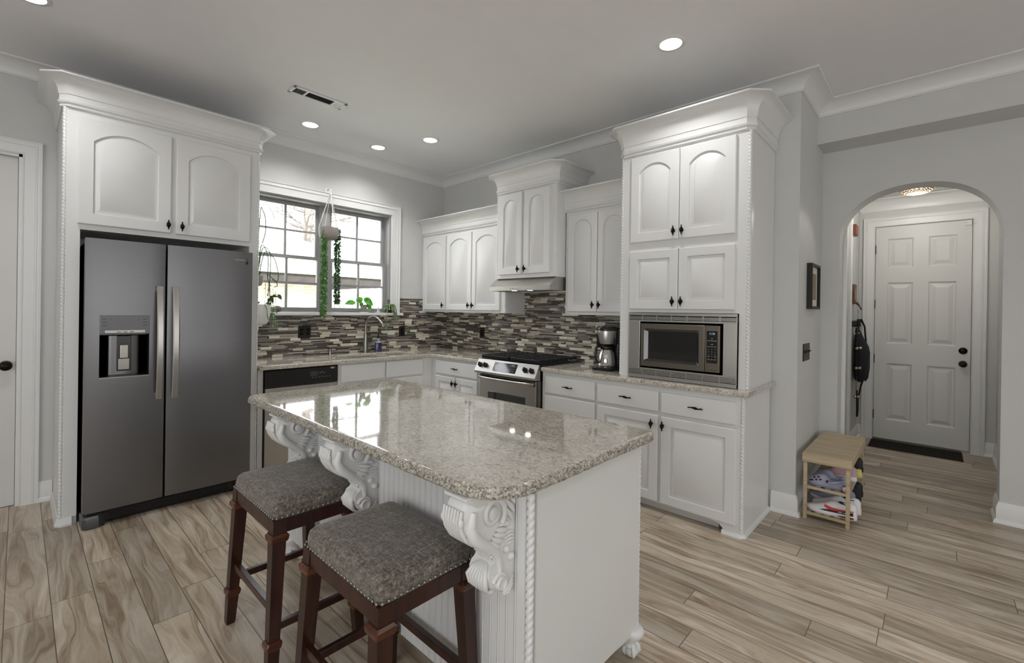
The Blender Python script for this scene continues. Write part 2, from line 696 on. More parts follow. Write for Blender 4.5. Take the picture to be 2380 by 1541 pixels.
def bird_knob(F, u, z, d, parent, horizontal=False, name='knob'):
    """wrought cage pull on a post: vertical cage knob, or a wavy horizontal drawer pull"""
    mb = MB(F)
    if horizontal:
        pts = []
        rs = []
        for i in range(21):
            t = i / 20
            x = -0.047 + 0.094 * t
            pts.append((u + x, d + 0.020 + 0.004 * math.sin(t * 2 * PI), z + 0.0035 * math.sin(t * 2 * PI)))
            rs.append(0.0032 + 0.0058 * math.exp(-((t - .5) / .16) ** 2) + 0.002 * math.exp(-((t - .02) / .05) ** 2) + 0.002 * math.exp(-((t - .98) / .05) ** 2))
        mb.tube(pts, rs, 8)
        for s in (-.03, .03):
            mb.tube([(u + s, d, z), (u + s, d + .018, z)], .0038, 8)
    else:
        for k in range(5):
            pts = []
            for i in range(15):
                t = i / 14
                r = 0.0105 * math.sin(PI * t) + 0.001
                a = 2 * PI * k / 5 + 2.6 * t
                pts.append((u + r * math.cos(a), d + .026 + r * math.sin(a), z - .021 + .042 * t))
            mb.tube(pts, 0.0026, 6)
        mb.ball((u, d + .026, z), .007, 8, 6, (1, 1, 1.9))
        mb.lathe([(.003, -.034), (.0048, -.030), (.0032, -.026), (.0055, -.021)], u, d + .026, 8, 'c', z)
        mb.lathe([(.0055, .021), (.0032, .026), (.0048, .030), (.003, .034)], u, d + .026, 8, 'c', z)
        mb.lathe([(.008, 0), (.008, .003), (.0045, .006), (.0045, .02)], u, z, 10, 'b', d)
    return mb.build(name, 'bronze', parent, smooth=40)


def rope(F, u, d, z0, z1, parent, r=0.0105, pitch=0.046, name='rope_molding'):
    mb = MB(F)
    n = 16
    st = 0.0036
    k = max(2, int((z1 - z0) / st))
    loops = []
    for i in range(k + 1):
        z = z0 + (z1 - z0) * i / k
        lp = []
        for j in range(n):
            a = 2 * PI * j / n
            rr = r * (0.70 + 0.42 * abs(math.cos(a - PI * z / pitch * 2)) ** .8)
            lp.append((u + rr * math.cos(a), d + rr * math.sin(a), z))
        loops.append(lp)
    mb.loops(loops)
    return mb.build(name, 'cab', parent, smooth=60)


def cab_crown_profile(z1, h=0.195, p=0.105):
    z0 = z1 - h
    pr = [(-0.004, z0), (.008, z0), (.016, z0 + .006), (.016, z0 + .014), (.010, z0 + .018), (.022, z0 + .028), (.026, z0 + .040), (.018, z0 + .046), (.018, z0 + .080)]
    c0z, c0o = z0 + .080, .022
    for i in range(9):
        t = i / 8 * PI / 2
        pr.append((c0o + (p - .006 - c0o) * (1 - math.cos(t)), c0z + (z1 - .012 - c0z) * math.sin(t)))
    pr += [(p, z1 - .010), (p, z1), (-0.004, z1)]
    return pr


def crown_part(F, path, z1, parent, h=0.195, p=0.105, name='crown', right=True):
    mb = MB(F)
    mb.sweep(path, cab_crown_profile(z1, h, p), right=right)
    return mb.build(name, 'cab', parent, smooth=28)


# ================================================================= ROOM
def struct(o, label=None):
    o['kind'] = 'structure'
    if label:
        o['label'] = label
    return o


H = 3.055
WX0, WX1, WZ0, WZ1 = -2.25, -0.765, 1.355, 2.48        # window opening
# floor / ceiling
struct(MB().box(-7.2, 3.2, -9.8, 0.17, -0.12, 0.0).build('floor', 'floor'))
struct(MB().box(-7.2, 0.95, -9.8, 0.05, H, H + 0.12).build('ceiling', 'ceiling'))
# window wall with the opening and the side door's opening
DX0, DX1, DZ = -4.48, -3.675, 2.43
mb = MB()
w = mb
w.box(-7.2, DX0, 0, .17, 0, H)
w.box(DX0, DX1, 0, .17, DZ, H)
w.box(DX1, WX0, 0, .17, 0, H)
w.box(WX0, WX1, 0, .17, 0, WZ0)
w.box(WX0, WX1, 0, .17, WZ1, H)
w.box(WX1, 0.17, 0, .17, 0, H)
struct(w.build('wall_back', 'wall'))
# range wall + return wall (the column)
YC = -3.945
struct(MB().box(0, .2, YC + .15, 0, 0, H).build('wall_range', 'wall'))
XA = 0.881
struct(MB().box(0, XA, YC, YC + .15, 0, H).build('wall_return', 'wall'))
# arch wall
AY0, AY1, ASP, AAP = -4.985, -4.065, 2.04, 2.407
AT = 0.205


def arch_pts(n=36):
    cy, a, b = (AY0 + AY1) / 2, (AY1 - AY0) / 2, AAP - 1.98
    pts = []
    for i in range(n + 1):
        t = PI * i / n
        c, s_ = math.cos(t), math.sin(t)
        e = 2 / 2.25
        pts.append((cy + a * math.copysign(abs(c) ** e, c), 1.98 + b * abs(s_) ** e))
    return pts      # from right (AY1) to left (AY0)


ap = arch_pts()
mb = MB()
mb.box(XA, XA + AT, AY1, YC, 0, H)
mb.box(XA, XA + AT, -9.8, AY0, 0, H)
top = [(AY1, 1.98)] + ap[1:-1] + [(AY0, 1.98)]
# spandrel as quads up to the ceiling
F0 = [mb.v(XA, y, z) for y, z in top]
F1 = [mb.v(XA, y, H) for y, z in top]
G0 = [mb.v(XA + AT, y, z) for y, z in top]
G1 = [mb.v(XA + AT, y, H) for y, z in top]
for i in range(len(top) - 1):
    mb.bm.faces.new([F0[i], F0[i + 1], F1[i + 1], F1[i]])
    mb.bm.faces.new([G0[i], G1[i], G1[i + 1], G0[i + 1]])
    mb.bm.faces.new([F0[i], G0[i], G0[i + 1], F0[i + 1]])
    mb.bm.faces.new([F1[i], F1[i + 1], G1[i + 1], G1[i]])
struct(mb.build('wall_arch', 'wall', smooth=25))
# dropped beam in front of the arch wall
XS, ZS = 0.60, 2.752
struct(MB().box(XS, XA + .001, -9.7, YC, ZS, H).build('trim_beam', 'wall'))
# rest of the room
struct(MB().box(-7.2, -7.05, -9.8, 0, 0, H).build('wall_left', 'wall'))
struct(MB().box(-7.2, XA, -9.8, -9.65, 0, H).build('wall_rear', 'wall'))
# foyer
FZ = 2.72
XD = 2.957
struct(MB().box(XA + AT, 3.2, -3.99, -3.85, 0, FZ + .1).build('wall_foyer_left', 'wall'))
struct(MB().box(XA + AT, 3.2, -5.25, -5.11, 0, FZ + .1).build('wall_foyer_right', 'wall'))
mb = MB()
FD0, FD1, FDZ = -4.925, -4.137, 2.412
mb.box(XD, XD + .15, -5.11, FD0, 0, FZ)
mb.box(XD, XD + .15, FD1, -3.99, 0, FZ)
mb.box(XD, XD + .15, FD0, FD1, FDZ, FZ)
struct(mb.build('wall_foyer_end', 'wall'))
struct(MB().box(XA + AT, 3.2, -5.2, -3.9, FZ, FZ + .1).build('ceiling_foyer', 'wall'))

# room crown moulding (cove)
def room_crown(z1, h=.095, p=.125):
    z0 = z1 - h
    pr = [(-.002, z0), (.012, z0), (.012, z0 + .008)]
    for i in range(9):
        t = i / 8 * PI / 2
        pr.append((.016 + (p - .022) * (1 - math.cos(t)), z0 + .010 + (h - .022) * math.sin(t)))
    pr += [(p, z1 - .008), (p, z1 - .001), (-.002, z1 - .001)]
    return pr


path = [(-7.05, 0), (0, 0), (0, YC), (XS, YC), (XS, -9.65)]
struct(MB().sweep(path, room_crown(H, .098, .125), right=True).build('trim_crown', 'trim', smooth=28))
path = [(XA + AT, -5.11), (XD, -5.11), (XD, -3.99), (XA + AT, -3.99)]
struct(MB().sweep(path, room_crown(FZ, .135, .12), right=False).build('trim_foyer_crown', 'trim', smooth=28))

# baseboards
BBP = [(-.002, .0), (.030, .0), (.030, .012), (.022, .026), (.016, .030), (.016, .108), (.012, .116), (.012, .124), (.007, .132), (.006, .142), (-.002, .142)]


def baseboard(name, path, right=True, sc=1.0):
    pr = [(o_, z * sc) for o_, z in BBP]
    struct(MB().sweep(path, pr, right=right).build(name, 'trim', smooth=35))


baseboard('baseboard_return', [(0, -3.795), (0, YC), (XA, YC), (XA, AY1)], True)
baseboard('baseboard_arch', [(XA + AT + .01, AY0), (XA, AY0), (XA, -9.6)], True)
baseboard('baseboard_back', [(-3.58, 0), (-3.51, 0)], True)
baseboard('baseboard_foyer_left', [(2.16, -3.99), (XD, -3.99), (XD, FD1 + .1)], True)
baseboard('baseboard_foyer_right', [(1.75, -5.11), (XD, -5.11), (XD, FD0 - .1)], False)


def casing_profile(wd=.095, t=.022):
    return [(0, 0), (0, t * .55), (.006, t * .75), (.010, t * .6), (.022, t * .62), (.040, t * .72), (wd * .62, t * .78), (wd * .66, t), (wd * .74, t), (wd * .78, t * .85), (wd - .012, t * .9), (wd - .006, t * 1.1), (wd, t * 1.1), (wd, 0)]


def casing(F, name, u0, u1, z0, z1, wd=.095, t=.022, parent=None):
    """casing on three sides of an opening: swept in the plane of the wall"""
    f = lambda a, b, c: F(a, c, b)
    mb = MB(f)
    mb.sweep([(u0, z0), (u0, z1), (u1, z1), (u1, z0)], [(o_, c) for o_, c in casing_profile(wd, t)], right=False)
    o = mb.build(name, 'trim', parent, smooth=30)
    return o


# ---- side door at the left edge
d1 = bpy.data.objects.new('door_1', None)
COL.objects.link(d1)
struct(d1, 'plain white side door with a round dark knob in a white casing')
casing(FA, 'door_casing', DX0, DX1, 0, DZ, .095, .024, d1)
MB().box(DX0, DX0 + .018, 0, .17, 0, DZ).build('door_jamb', 'trim', d1)
MB().box(DX1 - .018, DX1, 0, .17, 0, DZ).box(DX0, DX1, 0, .17, DZ - .018, DZ).build('door_jamb', 'trim', d1)
MB(FA).box(DX0, DX0 + .035, -.12, -.0755, 0, DZ - .02).build('light_leak_stop', 'trim', d1)  # unseen stops added behind the leaf to block light leaks
MB(FA).box(DX1 - .035, DX1, -.12, -.0755, 0, DZ - .02).build('light_leak_stop', 'trim', d1)
MB(FA).box(DX0, DX1, -.12, -.0755, 0, .02).build('door_threshold', 'trim', d1)  # low strip added behind the leaf, closes the leak at the floor
MB(FA).box(DX0, DX1, -.12, -.0755, DZ - .05, DZ - .018).build('light_leak_stop', 'trim', d1)
raised = MB(FA).box(DX0 + .02, DX1 - .02, -.075, -.035, .003, DZ - .02, .002)
raised.build('door_leaf', 'door', d1)
mb = MB(FA)
mb.lathe([(.032, 0), (.032, .006), (.012, .010), (.011, .03), (.02, .036), (.0315, .05), (.031, .062), (.018, .07), (.004, .072)], -3.742, .974, 24, 'b', -.035)
mb.build('door_knob', 'bronze', d1, smooth=50)

# ---- front door at the end of the foyer
d2 = bpy.data.objects.new('door_2', None)
COL.objects.link(d2)
struct(d2, 'white six-panel front door with black deadbolt and knob at the end of the foyer')
FE = lambda u, d, z: (XD - d, -u, z)       # foyer end wall, facing the arch
casing(FE, 'door_casing', -FD1, -FD0, 0, FDZ, .105, .026, d2)
MB(FE).box(-FD1, -FD0, -.15, .0, 0, .020).build('door_threshold', 'nickel', d2)
for (a, b, c, e) in ((-FD1, -FD1 + .02, .02, FDZ), (-FD0 - .02, -FD0, .02, FDZ), (-FD1 + .02, -FD0 - .02, FDZ - .02, FDZ)):
    MB(FE).box(a, b, -.10, -.0505, c, e).build('light_leak_stop', 'trim', d2)  # added behind the front door leaf to close its lit gaps
mb = MB(FE)
U0, U1, Z0, Z1 = -FD1 + .004, -FD0 - .004, .022, FDZ - .003
cols = [(4.247, 4.466), (4.590, 4.812)]
rows = [(.235, .872), (1.095, 1.778), (1.945, 2.270)]
xs = [U0, cols[0][0], cols[0][1], cols[1][0], cols[1][1], U1]
zs = [Z0, rows[0][0], rows[0][1], rows[1][0], rows[1][1], rows[2][0], rows[2][1], Z1]
dF, dB = -.008, -.05
grid = {}
def gv(i, j):
    if (i, j) not in grid:
        grid[(i, j)] = mb.v(xs[i], dF, zs[j])
    return grid[(i, j)]
for i in range(5):
    for j in range(7):
        if i in (1, 3) and j in (1, 3, 5):
            a, b, c, e = xs[i], xs[i + 1], zs[j], zs[j + 1]
            ring0 = [gv(i, j), gv(i + 1, j), gv(i + 1, j + 1), gv(i, j + 1)]
            prev = ring0
            for ins, dd in ((.014, -.021), (.026, -.021), (.062, -.010)):
                cur = [mb.v(a + ins, dd, c + ins), mb.v(b - ins, dd, c + ins), mb.v(b - ins, dd, e - ins), mb.v(a + ins, dd, e - ins)]
                for k in range(4):
                    mb.bm.faces.new([prev[k], prev[(k + 1) % 4], cur[(k + 1) % 4], cur[k]])
                prev = cur
            mb.bm.faces.new(prev)
        else:
            mb.bm.faces.new([gv(i, j), gv(i + 1, j), gv(i + 1, j + 1), gv(i, j + 1)])
mb.box(U0, U1, dB, dF - .018, Z0, Z1)
for (a, b, c, e) in ((U0, U0 + .004, Z0, Z1), (U1 - .004, U1, Z0, Z1), (U0, U1, Z0, Z0 + .004), (U0, U1, Z1 - .004, Z1)):
    mb.box(a, b, dF - .019, dF - .0004, c, e)
mb.build('door_leaf', 'door', d2)
for zk in (1.053, .916):
    mb = MB(FE)
    pr = [(.034, 0), (.034, .008), (.026, .014), (.022, .016)] if zk > 1 else [(.033, 0), (.033, .006), (.012, .010), (.012, .03), (.028, .040), (.033, .052), (.028, .064), (.008, .068)]
    mb.lathe(pr, 4.865, zk, 24, 'b', dF)
    mb.build('deadbolt' if zk > 1 else 'door_knob', 'bronze', d2, smooth=50)
for zk in (2.157, 1.536, .915, .285):
    MB(FE).box(-FD1 - .006, -FD1 + .008, -.004, .008, zk - .05, zk + .05, .002).build('hinge', 'bronze', d2)
tg = thing('door_sensor', 'small white alarm sensor at the top right corner of the white front door', 'sensor', (0, 0, 0))
MB(FE).box(4.868, 4.918, dF, dF + .016, 2.352, 2.407, .003).build('sensor_body', 'trim', tg)
MB(FE).box(4.932, 4.946, .014, .028, 2.362, 2.396, .003).build('sensor_magnet', 'trim', tg)

# foyer details: door casings on the side walls
FL = lambda u, d, z: (u, -3.99 - d, z)
FR = lambda u, d, z: (u, -5.11 + d, z)
struct(MB(FL).box(1.09, 1.13, 0, .10, 0, 2.5).build('trim_1', 'trim'))
struct(MB(FL).box(2.06, 2.16, 0, .026, 0, 2.5, .004).build('trim_2', 'trim'))
struct(MB(FR).box(1.65, 1.75, 0, .026, 0, 2.5, .004).build('trim_3', 'trim'))

# ---- window
MT['sash'] = plain('dimmed_sash_vinyl', (150, 151, 151), 0.45)  # grey holds the sash's weaker light in its colour
wd = bpy.data.objects.new('window_1', None)
COL.objects.link(wd)
struct(wd, 'white framed double window with two double-hung units over the sink')
casing(FA, 'window_casing', WX0, WX1, WZ0, WZ1, .112, .030, wd)
MB(FA).box(WX0 - .118, WX1 + .145, -.05, .062, WZ0 - .030, WZ0, .004).build('window_sill', 'trim', wd)
mb = MB(FA)
for (a, b, c, e) in ((WX0, WX0 + .02, WZ0, WZ1), (WX1 - .02, WX1, WZ0, WZ1), (WX0 + .02, WX1 - .02, WZ1 - .02, WZ1), (WX0 + .02, WX1 - .02, WZ0, WZ0 + .012)):
    mb.box(a, b, -.165, -.0, c, e)
mb.box(-1.553, -1.463, -.165, -.055, WZ0 + .012, WZ1 - .02)
mb.build('window_frame', 'sash', wd)



def sash(a, b, c, e, dd, st, name):
    mb = MB(FA)
    mb.box(a, a + st, dd - .018, dd + .018, c, e, .002)
    mb.box(b - st, b, dd - .018, dd + .018, c, e, .002)
    mb.box(a + st, b - st, dd - .018, dd + .018, c, c + .036, .002)
    mb.box(a + st, b - st, dd - .018, dd + .018, e - .034, e, .002)
    cx, cz = (a + b) / 2, (c + e) / 2 + .002
    mb.box(cx - .0105, cx + .0105, dd - .006, dd + .012, c + .034, e - .032)
    mb.box(a + st, b - st, dd - .006, dd + .0119, cz - .0100, cz + .0100)
    o = mb.build(name, 'sash', wd)
    MB(FA).box(a + st - .004, b - st + .004, dd - .003, dd + .001, c + .03, e - .03).build('pane', 'glass', o)
    return o


for (a, b) in ((WX0 + .02, -1.553), (-1.463, WX1 - .02)):
    sash(a + .006, b - .006, 1.892, WZ1 - .022, -.125, .036, 'upper_sash')
    sash(a, b, WZ0 + .012, 1.925, -.082, .036, 'lower_sash')

# ---- backsplash
mb = MB()
mb.box(-2.367, -.648, -.012, 0, .90, WZ0 - .030)
mb.box(-.648, 0, -.012, 0, .90, 1.528)
struct(mb.build('wall_backsplash_sink', 'mosaic'))
mb = MB(FB)
mb.box(0.0, 2.9, 0, .012, .90, 1.375)
mb.box(1.40, 2.20, 0, .0122, 1.37, 1.62)
struct(mb.build('wall_backsplash_range', 'mosaic'))

# ================================================================= CABINETS
# ---- refrigerator surround (window wall, left)
XL, XR, DF = -3.507, -2.367, .622
t = thing('refrigerator_cabinet', 'tall white painted cabinet surround enclosing the steel refrigerator, with two wide arched doors on top', 'cabinet')
mb = MB(FA)
mb.prism([(XL, .004), (XL, DF - .02), (XL + .02, DF), (-3.423, DF), (-3.423, .004)], 'c', .05, 2.66)
mb.build('side_panel', 'cab', t)
mb = MB(FA)
mb.prism([(XR, .004), (XR, DF - .02), (XR - .02, DF), (-2.442, DF), (-2.442, .004)], 'c', 0, 2.66)
mb.build('side_panel', 'cab', t)
mb = MB(FA)
mb.box(-3.4235, -2.4415, .004, DF, 2.66 - .06, 2.66)
mb.box(-3.4235, -2.4415, .004, DF, 1.882, 1.93)
mb.box(-3.4235, -2.4415, .004, DF - .02, 1.93, 2.60)
mb.box(-3.4235, -3.40, DF - .02, DF, 1.93, 2.60).box(-2.975, -2.905, DF - .02, DF, 1.93, 2.60).box(-2.465, -2.4415, DF - .02, DF, 1.93, 2.60)
mb.box(-3.4235, -2.4415, .004, .02, 0, 1.882)
mb.build('carcass', 'cab', t)
# moulded plinth foot of the left panel
mb = MB(FA)
mb.sweep([(XL, .004), (XL, DF - .02), (XL + .02, DF), (XL + .062, DF)], [(-.004, 0), (.016, 0), (.016, .012), (.010, .03), (.004, .05), (-.004, .052)], right=False)
mb.prism([(XL, .004), (XL, DF - .02), (XL + .02, DF), (-3.455, DF), (-3.423, DF - .01), (-3.423, .004)], 'c', 0, .051)
mb.build('plinth', 'cab', t)
r1 = raised_door(FA, -3.437, -2.954, 1.916, 2.602, DF, t, 'door', rise=.075, stile=.072, top_extra=.0)
bird_knob(FA, -2.972, 1.972, DF + .019, r1)
r2 = raised_door(FA, -2.926, -2.445, 1.914, 2.602, DF, t, 'door', rise=.075, stile=.072)
bird_knob(FA, -2.892, 1.970, DF + .019, r2)
crown_part(FA, [(XL, .004), (XL, DF - .028), (XL + .028, DF), (XR - .028, DF), (XR, DF - .028), (XR, .004)], 2.826, t, .186, .105, right=False)
rope(FA, XL + .010, DF - .010, .052, 2.642, t)
rope(FA, XR - .012, DF - .010, .052, 2.642, t)

# ---- refrigerator
t = thing('refrigerator', 'stainless steel side-by-side refrigerator with ice and water dispenser in the left door', 'refrigerator')
FX0, FX1, FM = -3.408, -2.470, -3.003
DD = .80
mb = MB(FA)
mb.box(FX0 + .006, FX1 - .006, .03, .715, .03, 1.80, .004)
mb.build('case', 'matte_black', t)


def fridge_door(x0, x1, name):
    mb = MB(FA)
    # gently crowned front
    prof = []
    n = 10
    for i in range(n + 1):
        s_ = i / n
        x = x0 + (x1 - x0) * s_
        prof.append((x, DD - .010 + .010 * (1 - (2 * s_ - 1) ** 4)))
    poly = [(x0, .725)] + prof + [(x1, .725)]
    mb.prism(poly, 'c', .098, 1.815, .003, 1)
    return mb.build(name, 'steel_v', t, smooth=30)


# left door has a cut-out for the dispenser
DX = (-3.340, -3.093)
DZ0, DZ1, DZ2 = .937, 1.205, 1.333
mb = MB(FA)
x0, x1 = FX0, FM - .006
zsp = [.098, DZ0, DZ2, 1.815]
def fd(x):
    s_ = (x - x0) / (x1 - x0)
    return DD - .008 + .008 * (1 - (2 * s_ - 1) ** 4)
xs = [x0, x0 + .004, x0 + .02, x0 + .045, DX[0], (DX[0] + DX[1]) / 2, DX[1], x1 - .045, x1 - .02, x1 - .004, x1]
for zi in range(3):
    for i in range(len(xs) - 1):
        if zi == 1 and DX[0] - 1e-6 <= xs[i] < DX[1] - 1e-6:
            continue
        a, b = xs[i], xs[i + 1]
        mb.quad((a, fd(a), zsp[zi]), (b, fd(b), zsp[zi]), (b, fd(b), zsp[zi + 1]), (a, fd(a), zsp[zi + 1]))
mb.quad((x0, .725, .098), (x0, fd(x0), .098), (x0, fd(x0), 1.815), (x0, .725, 1.815))
mb.quad((x1, .725, .098), (x1, fd(x1), .098), (x1, fd(x1), 1.815), (x1, .725, 1.815))
for z in (.098, 1.815):
    for i in range(len(xs) - 1):
        a, b = xs[i], xs[i + 1]
        mb.quad((a, fd(a), z), (b, fd(b), z), (b, .725, z), (a, .725, z))
mb.quad((x0, .725, .098), (x1, .725, .098), (x1, .725, 1.815), (x0, .725, 1.815))
bmesh.ops.remove_doubles(mb.bm, verts=mb.bm.verts[:], dist=1e-5)
ld = mb.build('freezer_door', 'steel_v', t, smooth=30)
mb = MB(FA)
x0, x1 = FM + .006, FX1
prof = [(x0 + (x1 - x0) * i / 12, DD - .008 + .008 * (1 - (2 * i / 12 - 1) ** 4)) for i in range(13)]
mb.prism([(x0, .725)] + prof + [(x1, .725)], 'c', .098, 1.815)
rd = mb.build('fridge_door', 'steel_v', t, smooth=30)
# dispenser
disp = MB(FA)
dep = .075
cx = (DX[0] + DX[1]) / 2
disp.quad((DX[0], DD, DZ0), (DX[0], DD - dep, DZ0 + .015), (DX[0], DD - dep, DZ1), (DX[0], DD, DZ1))
disp.quad((DX[1], DD, DZ0), (DX[1], DD - dep, DZ0 + .015), (DX[1], DD - dep, DZ1), (DX[1], DD, DZ1))
disp.quad((DX[0], DD - dep, DZ0), (DX[1], DD - dep, DZ0), (DX[1], DD - dep, DZ1), (DX[0], DD - dep, DZ1))
disp.quad((DX[0], DD - dep, DZ1), (DX[1], DD - dep, DZ1), (DX[1], DD, DZ1), (DX[0], DD, DZ1))
dh = disp.build('dispenser', 'matte_black', ld)
mb = MB(FA)
mb.prism([(cx - .082, DD - dep + .001), (cx - .075, DD - dep + .022), (cx - .06, DD - dep + .03), (cx + .06, DD - dep + .03), (cx + .075, DD - dep + .022), (cx + .082, DD - dep + .001)], 'c', DZ0 + .012, DZ1 - .004)
mb.build('dispenser_well', 'steel_v', dh, smooth=40)
mb = MB(FA)
mb.box(cx - .037, cx + .037, DD - .048, DD - .040, DZ0 + .035, DZ1 - .004, .003)
mb.build('paddle_frame', 'black', dh)
mb = MB(FA)
mb.box(cx - .028, cx + .028, DD - .042, DD - .034, DZ0 + .043, DZ0 + .115, .002)
mb.box(cx - .021, cx + .021, DD - .040, DD - .028, DZ0 + .118, DZ0 + .205, .003)
mb.build('paddle', 'nickel', dh)
mb = MB(FA)
mb.prism([(DD - dep, DZ0), (DD + .006, DZ0 - .004), (DD + .006, DZ0 + .004), (DD - dep, DZ0 + .018)], 'a', DX[0], DX[1])
mb.build('drip_tray', 'nickel', dh)
MT['panel_grey'] = plain('control_panel_grey', (96, 97, 100), 0.32, 0.5)
mb = MB(FA)
mb.box(DX[0], DX[1], DD - .012, DD + .003, DZ1 + .008, DZ2, .002)
cp = mb.build('control_panel', 'panel_grey', ld)
mb = MB(FA)
mb.box(DX[0] + .025, DX[1] - .022, DD + .003, DD + .0055, DZ1 + .016, DZ1 + .034, .001)
mb.build('button_strip', 'nickel', cp)
mb = MB(FA)
for i in range(3):
    mb.box(DX[0] + .012, DX[0] + .034, DD + .003, DD + .0035, DZ1 + .062 + i * .020, DZ1 + .066 + i * .020)
    mb.box(DX[1] - .034, DX[1] - .012, DD + .003, DD + .0035, DZ1 + .062 + i * .020, DZ1 + .066 + i * .020)
    mb.box(DX[0] + .082 + i * .032, DX[0] + .102 + i * .032, DD + .0055, DD + .006, DZ1 + .021, DZ1 + .025)
mb.box(DX[0] + .048, DX[0] + .055, DD + .003, DD + .0035, DZ1 + .100, DZ1 + .104).box(DX[1] - .055, DX[1] - .048, DD + .003, DD + .0035, DZ1 + .100, DZ1 + .104)
mb.build('panel_print', 'black', cp)


def fridge_handle(x, par):
    mb = MB(FA)
    n = 22
    loops = []
    for i in range(n + 1):
        s_ = i / n
        z = .775 + (1.530 - .775) * s_
        b = DD + .030 + .034 * (1 - (2 * s_ - 1) ** 2)
        th = .013
        loops.append([(x - .018, b - th, z), (x - .019, b - .002, z), (x - .012, b + .004, z), (x + .012, b + .004, z), (x + .019, b - .002, z), (x + .018, b - th, z)])
    mb.loops(loops)
    mb.box(x - .015, x + .015, DD - .004, DD + .026, .780, .812, .003)
    mb.box(x - .015, x + .015, DD - .004, DD + .026, 1.493, 1.525, .003)
    return mb.build('handle', 'steel_h', par, smooth=40)


fridge_handle(-3.041, ld)
fridge_handle(-2.955, rd)
mb = MB(FA)
mb.box(FX0 + .015, FX1 - .01, .60, .755, .012, .088, .006)
mb.box(FX0 + .10, FX1 - .1, .755, .762, .022, .080, .003)
kb = mb.build('base_grille', 'black', t)
mb = MB(FA)
for i in range(4):
    mb.box(FX0 + .13, FX1 - .14, .762, .766, .030 + i * .012, .034 + i * .012)
mb.build('grille_slot', 'matte_black', kb)
for x in (FX0 + .045, FX1 - .045):
    mb = MB(FA)
    mb.prism([(x - .05, .66), (x - .048, .79), (x - .03, .808), (x + .03, .808), (x + .052, .77), (x + .075, .75), (x + .075, .66)], 'c', .0, .078, .014, 3)
    mb.build('foot', 'panel_grey', t, smooth=40)
mb = MB(FA)
mb.box(-2.592, -2.520, DD - .001, DD + .003, 1.747, 1.757, .0008)
mb.build('badge', 'chrome', rd)
mb = MB(FA)
mb.box(-2.5145, -2.505, DD, DD + .008, 1.722, 1.742, .002)
mb.tube([(-2.512, DD + .004, 1.742), (-2.508, DD + .006, 1.765)], .0015, 6)
lk = mb.build('key', 'black', None)
tag(lk, 'tiny dark key tag hanging at the top right corner of the refrigerator door', 'key')

# ---- upper cabinets on the range wall
DU = .312


def door_row(F, t, specs, d, z0, z1, rise, stile=.05, top_extra=.0, kz=None):
    for (a, b, kn) in specs:
        o = raised_door(F, a, b, z0, z1, d, t, 'door', rise=rise * (b - a), stile=stile, top_extra=top_extra)
        if kn is not None:
            bird_knob(F, (b - .028) if kn > 0 else (a + .028), kz or (z0 + .055), d + .019, o)


t = thing('wall_cabinet', 'white wall cabinet with three arched doors, in the corner left of the range hood', 'cabinet')
mb = MB(FB)
mb.prism([(0.002, .013), (1.419, .013), (1.419, DU - .02), (1.399, DU), (.002, DU)], 'c', 1.373, 2.50)
mb.box(.03, 1.39, .03, DU - .02, 1.3725, 1.374)
mb.build('carcass', 'cab', t)
door_row(FB, t, [(.036, .462, 1), (.485, .912, 1), (.924, 1.352, -1)], DU, 1.398, 2.262, .16, .058)
crown_part(FB, [(.002, DU), (1.40, DU)], 2.476, t, .185, .10, right=False)
rope(FB, 1.409, DU - .010, 1.376, 1.592, t)

t = thing('wall_cabinet', 'white wall cabinet with two arched doors, between the range hood and the tall microwave cabinet', 'cabinet')
MB(FB).box(2.181, 2.868, .013, DU, 1.373, 2.50).build('carcass', 'cab', t)
door_row(FB, t, [(2.205, 2.512, 1), (2.519, 2.826, -1)], DU, 1.400, 2.265, .36, .052, kz=1.462)
crown_part(FB, [(2.128, DU), (2.868, DU)], 2.478, t, .185, .10, right=False)
rope(FB, 2.190, DU + .004, 1.376, 2.29, t, r=.008)

t = thing('hood_cabinet', 'short deep white cabinet with two narrow arched doors mounted directly over the range hood', 'cabinet')
DH = .462
mb = MB(FB)
mb.prism([(1.428, .002), (1.428, DH - .02), (1.448, DH), (2.148, DH), (2.168, DH - .02), (2.168, .002)], 'c', 1.712, 2.62)
mb.build('carcass', 'cab', t)
door_row(FB, t, [(1.476, 1.778, 1), (1.804, 2.110, -1)], DH, 1.748, 2.528, .40, .062, kz=1.795)
crown_part(FB, [(1.428, 0.004), (1.428, DH - .028), (1.456, DH), (2.140, DH), (2.168, DH - .028), (2.168, 0.004)], 2.722, t, .182, .105, right=False)
rope(FB, 1.438, DH - .010, 1.715, 2.548, t, r=.009)
rope(FB, 2.158, DH - .010, 1.715, 2.548, t, r=.009)

# ---- tall microwave cabinet
t = thing('tall_cabinet', 'tall white microwave cabinet with four doors and rope corners standing on the right countertop', 'cabinet')
DT = .562
ZT = 2.782
mb = MB(FB)
mb.prism([(2.872, .004), (2.872, DT - .018), (2.89, DT), (2.955, DT), (2.955, .004)], 'c', .921, ZT - .05)
mb.prism([(3.788, .004), (3.788, DT - .018), (3.770, DT), (3.727, DT), (3.727, .004)], 'c', .921, ZT - .05)
mb.box(2.955, 3.727, .004, DT, 1.403, ZT - .05)
mb.box(2.955, 3.727, .004, .03, .921, 1.403)
mb.build('carcass', 'cab', t)
for (a, b, kn) in ((2.962, 3.330, 1), (3.334, 3.702, -1)):
    o = raised_door(FB, a, b, 1.918, 2.552, DT, t, 'door', rise=.062, stile=.066)
    bird_knob(FB, (b - .030) if kn > 0 else (a + .026), 1.975, DT + .019, o)
    o = raised_door(FB, a, b, 1.426, 1.853, DT, t, 'door', rise=0, stile=.060)
    bird_knob(FB, (b - .030) if kn > 0 else (a + .026), 1.482, DT + .019, o)
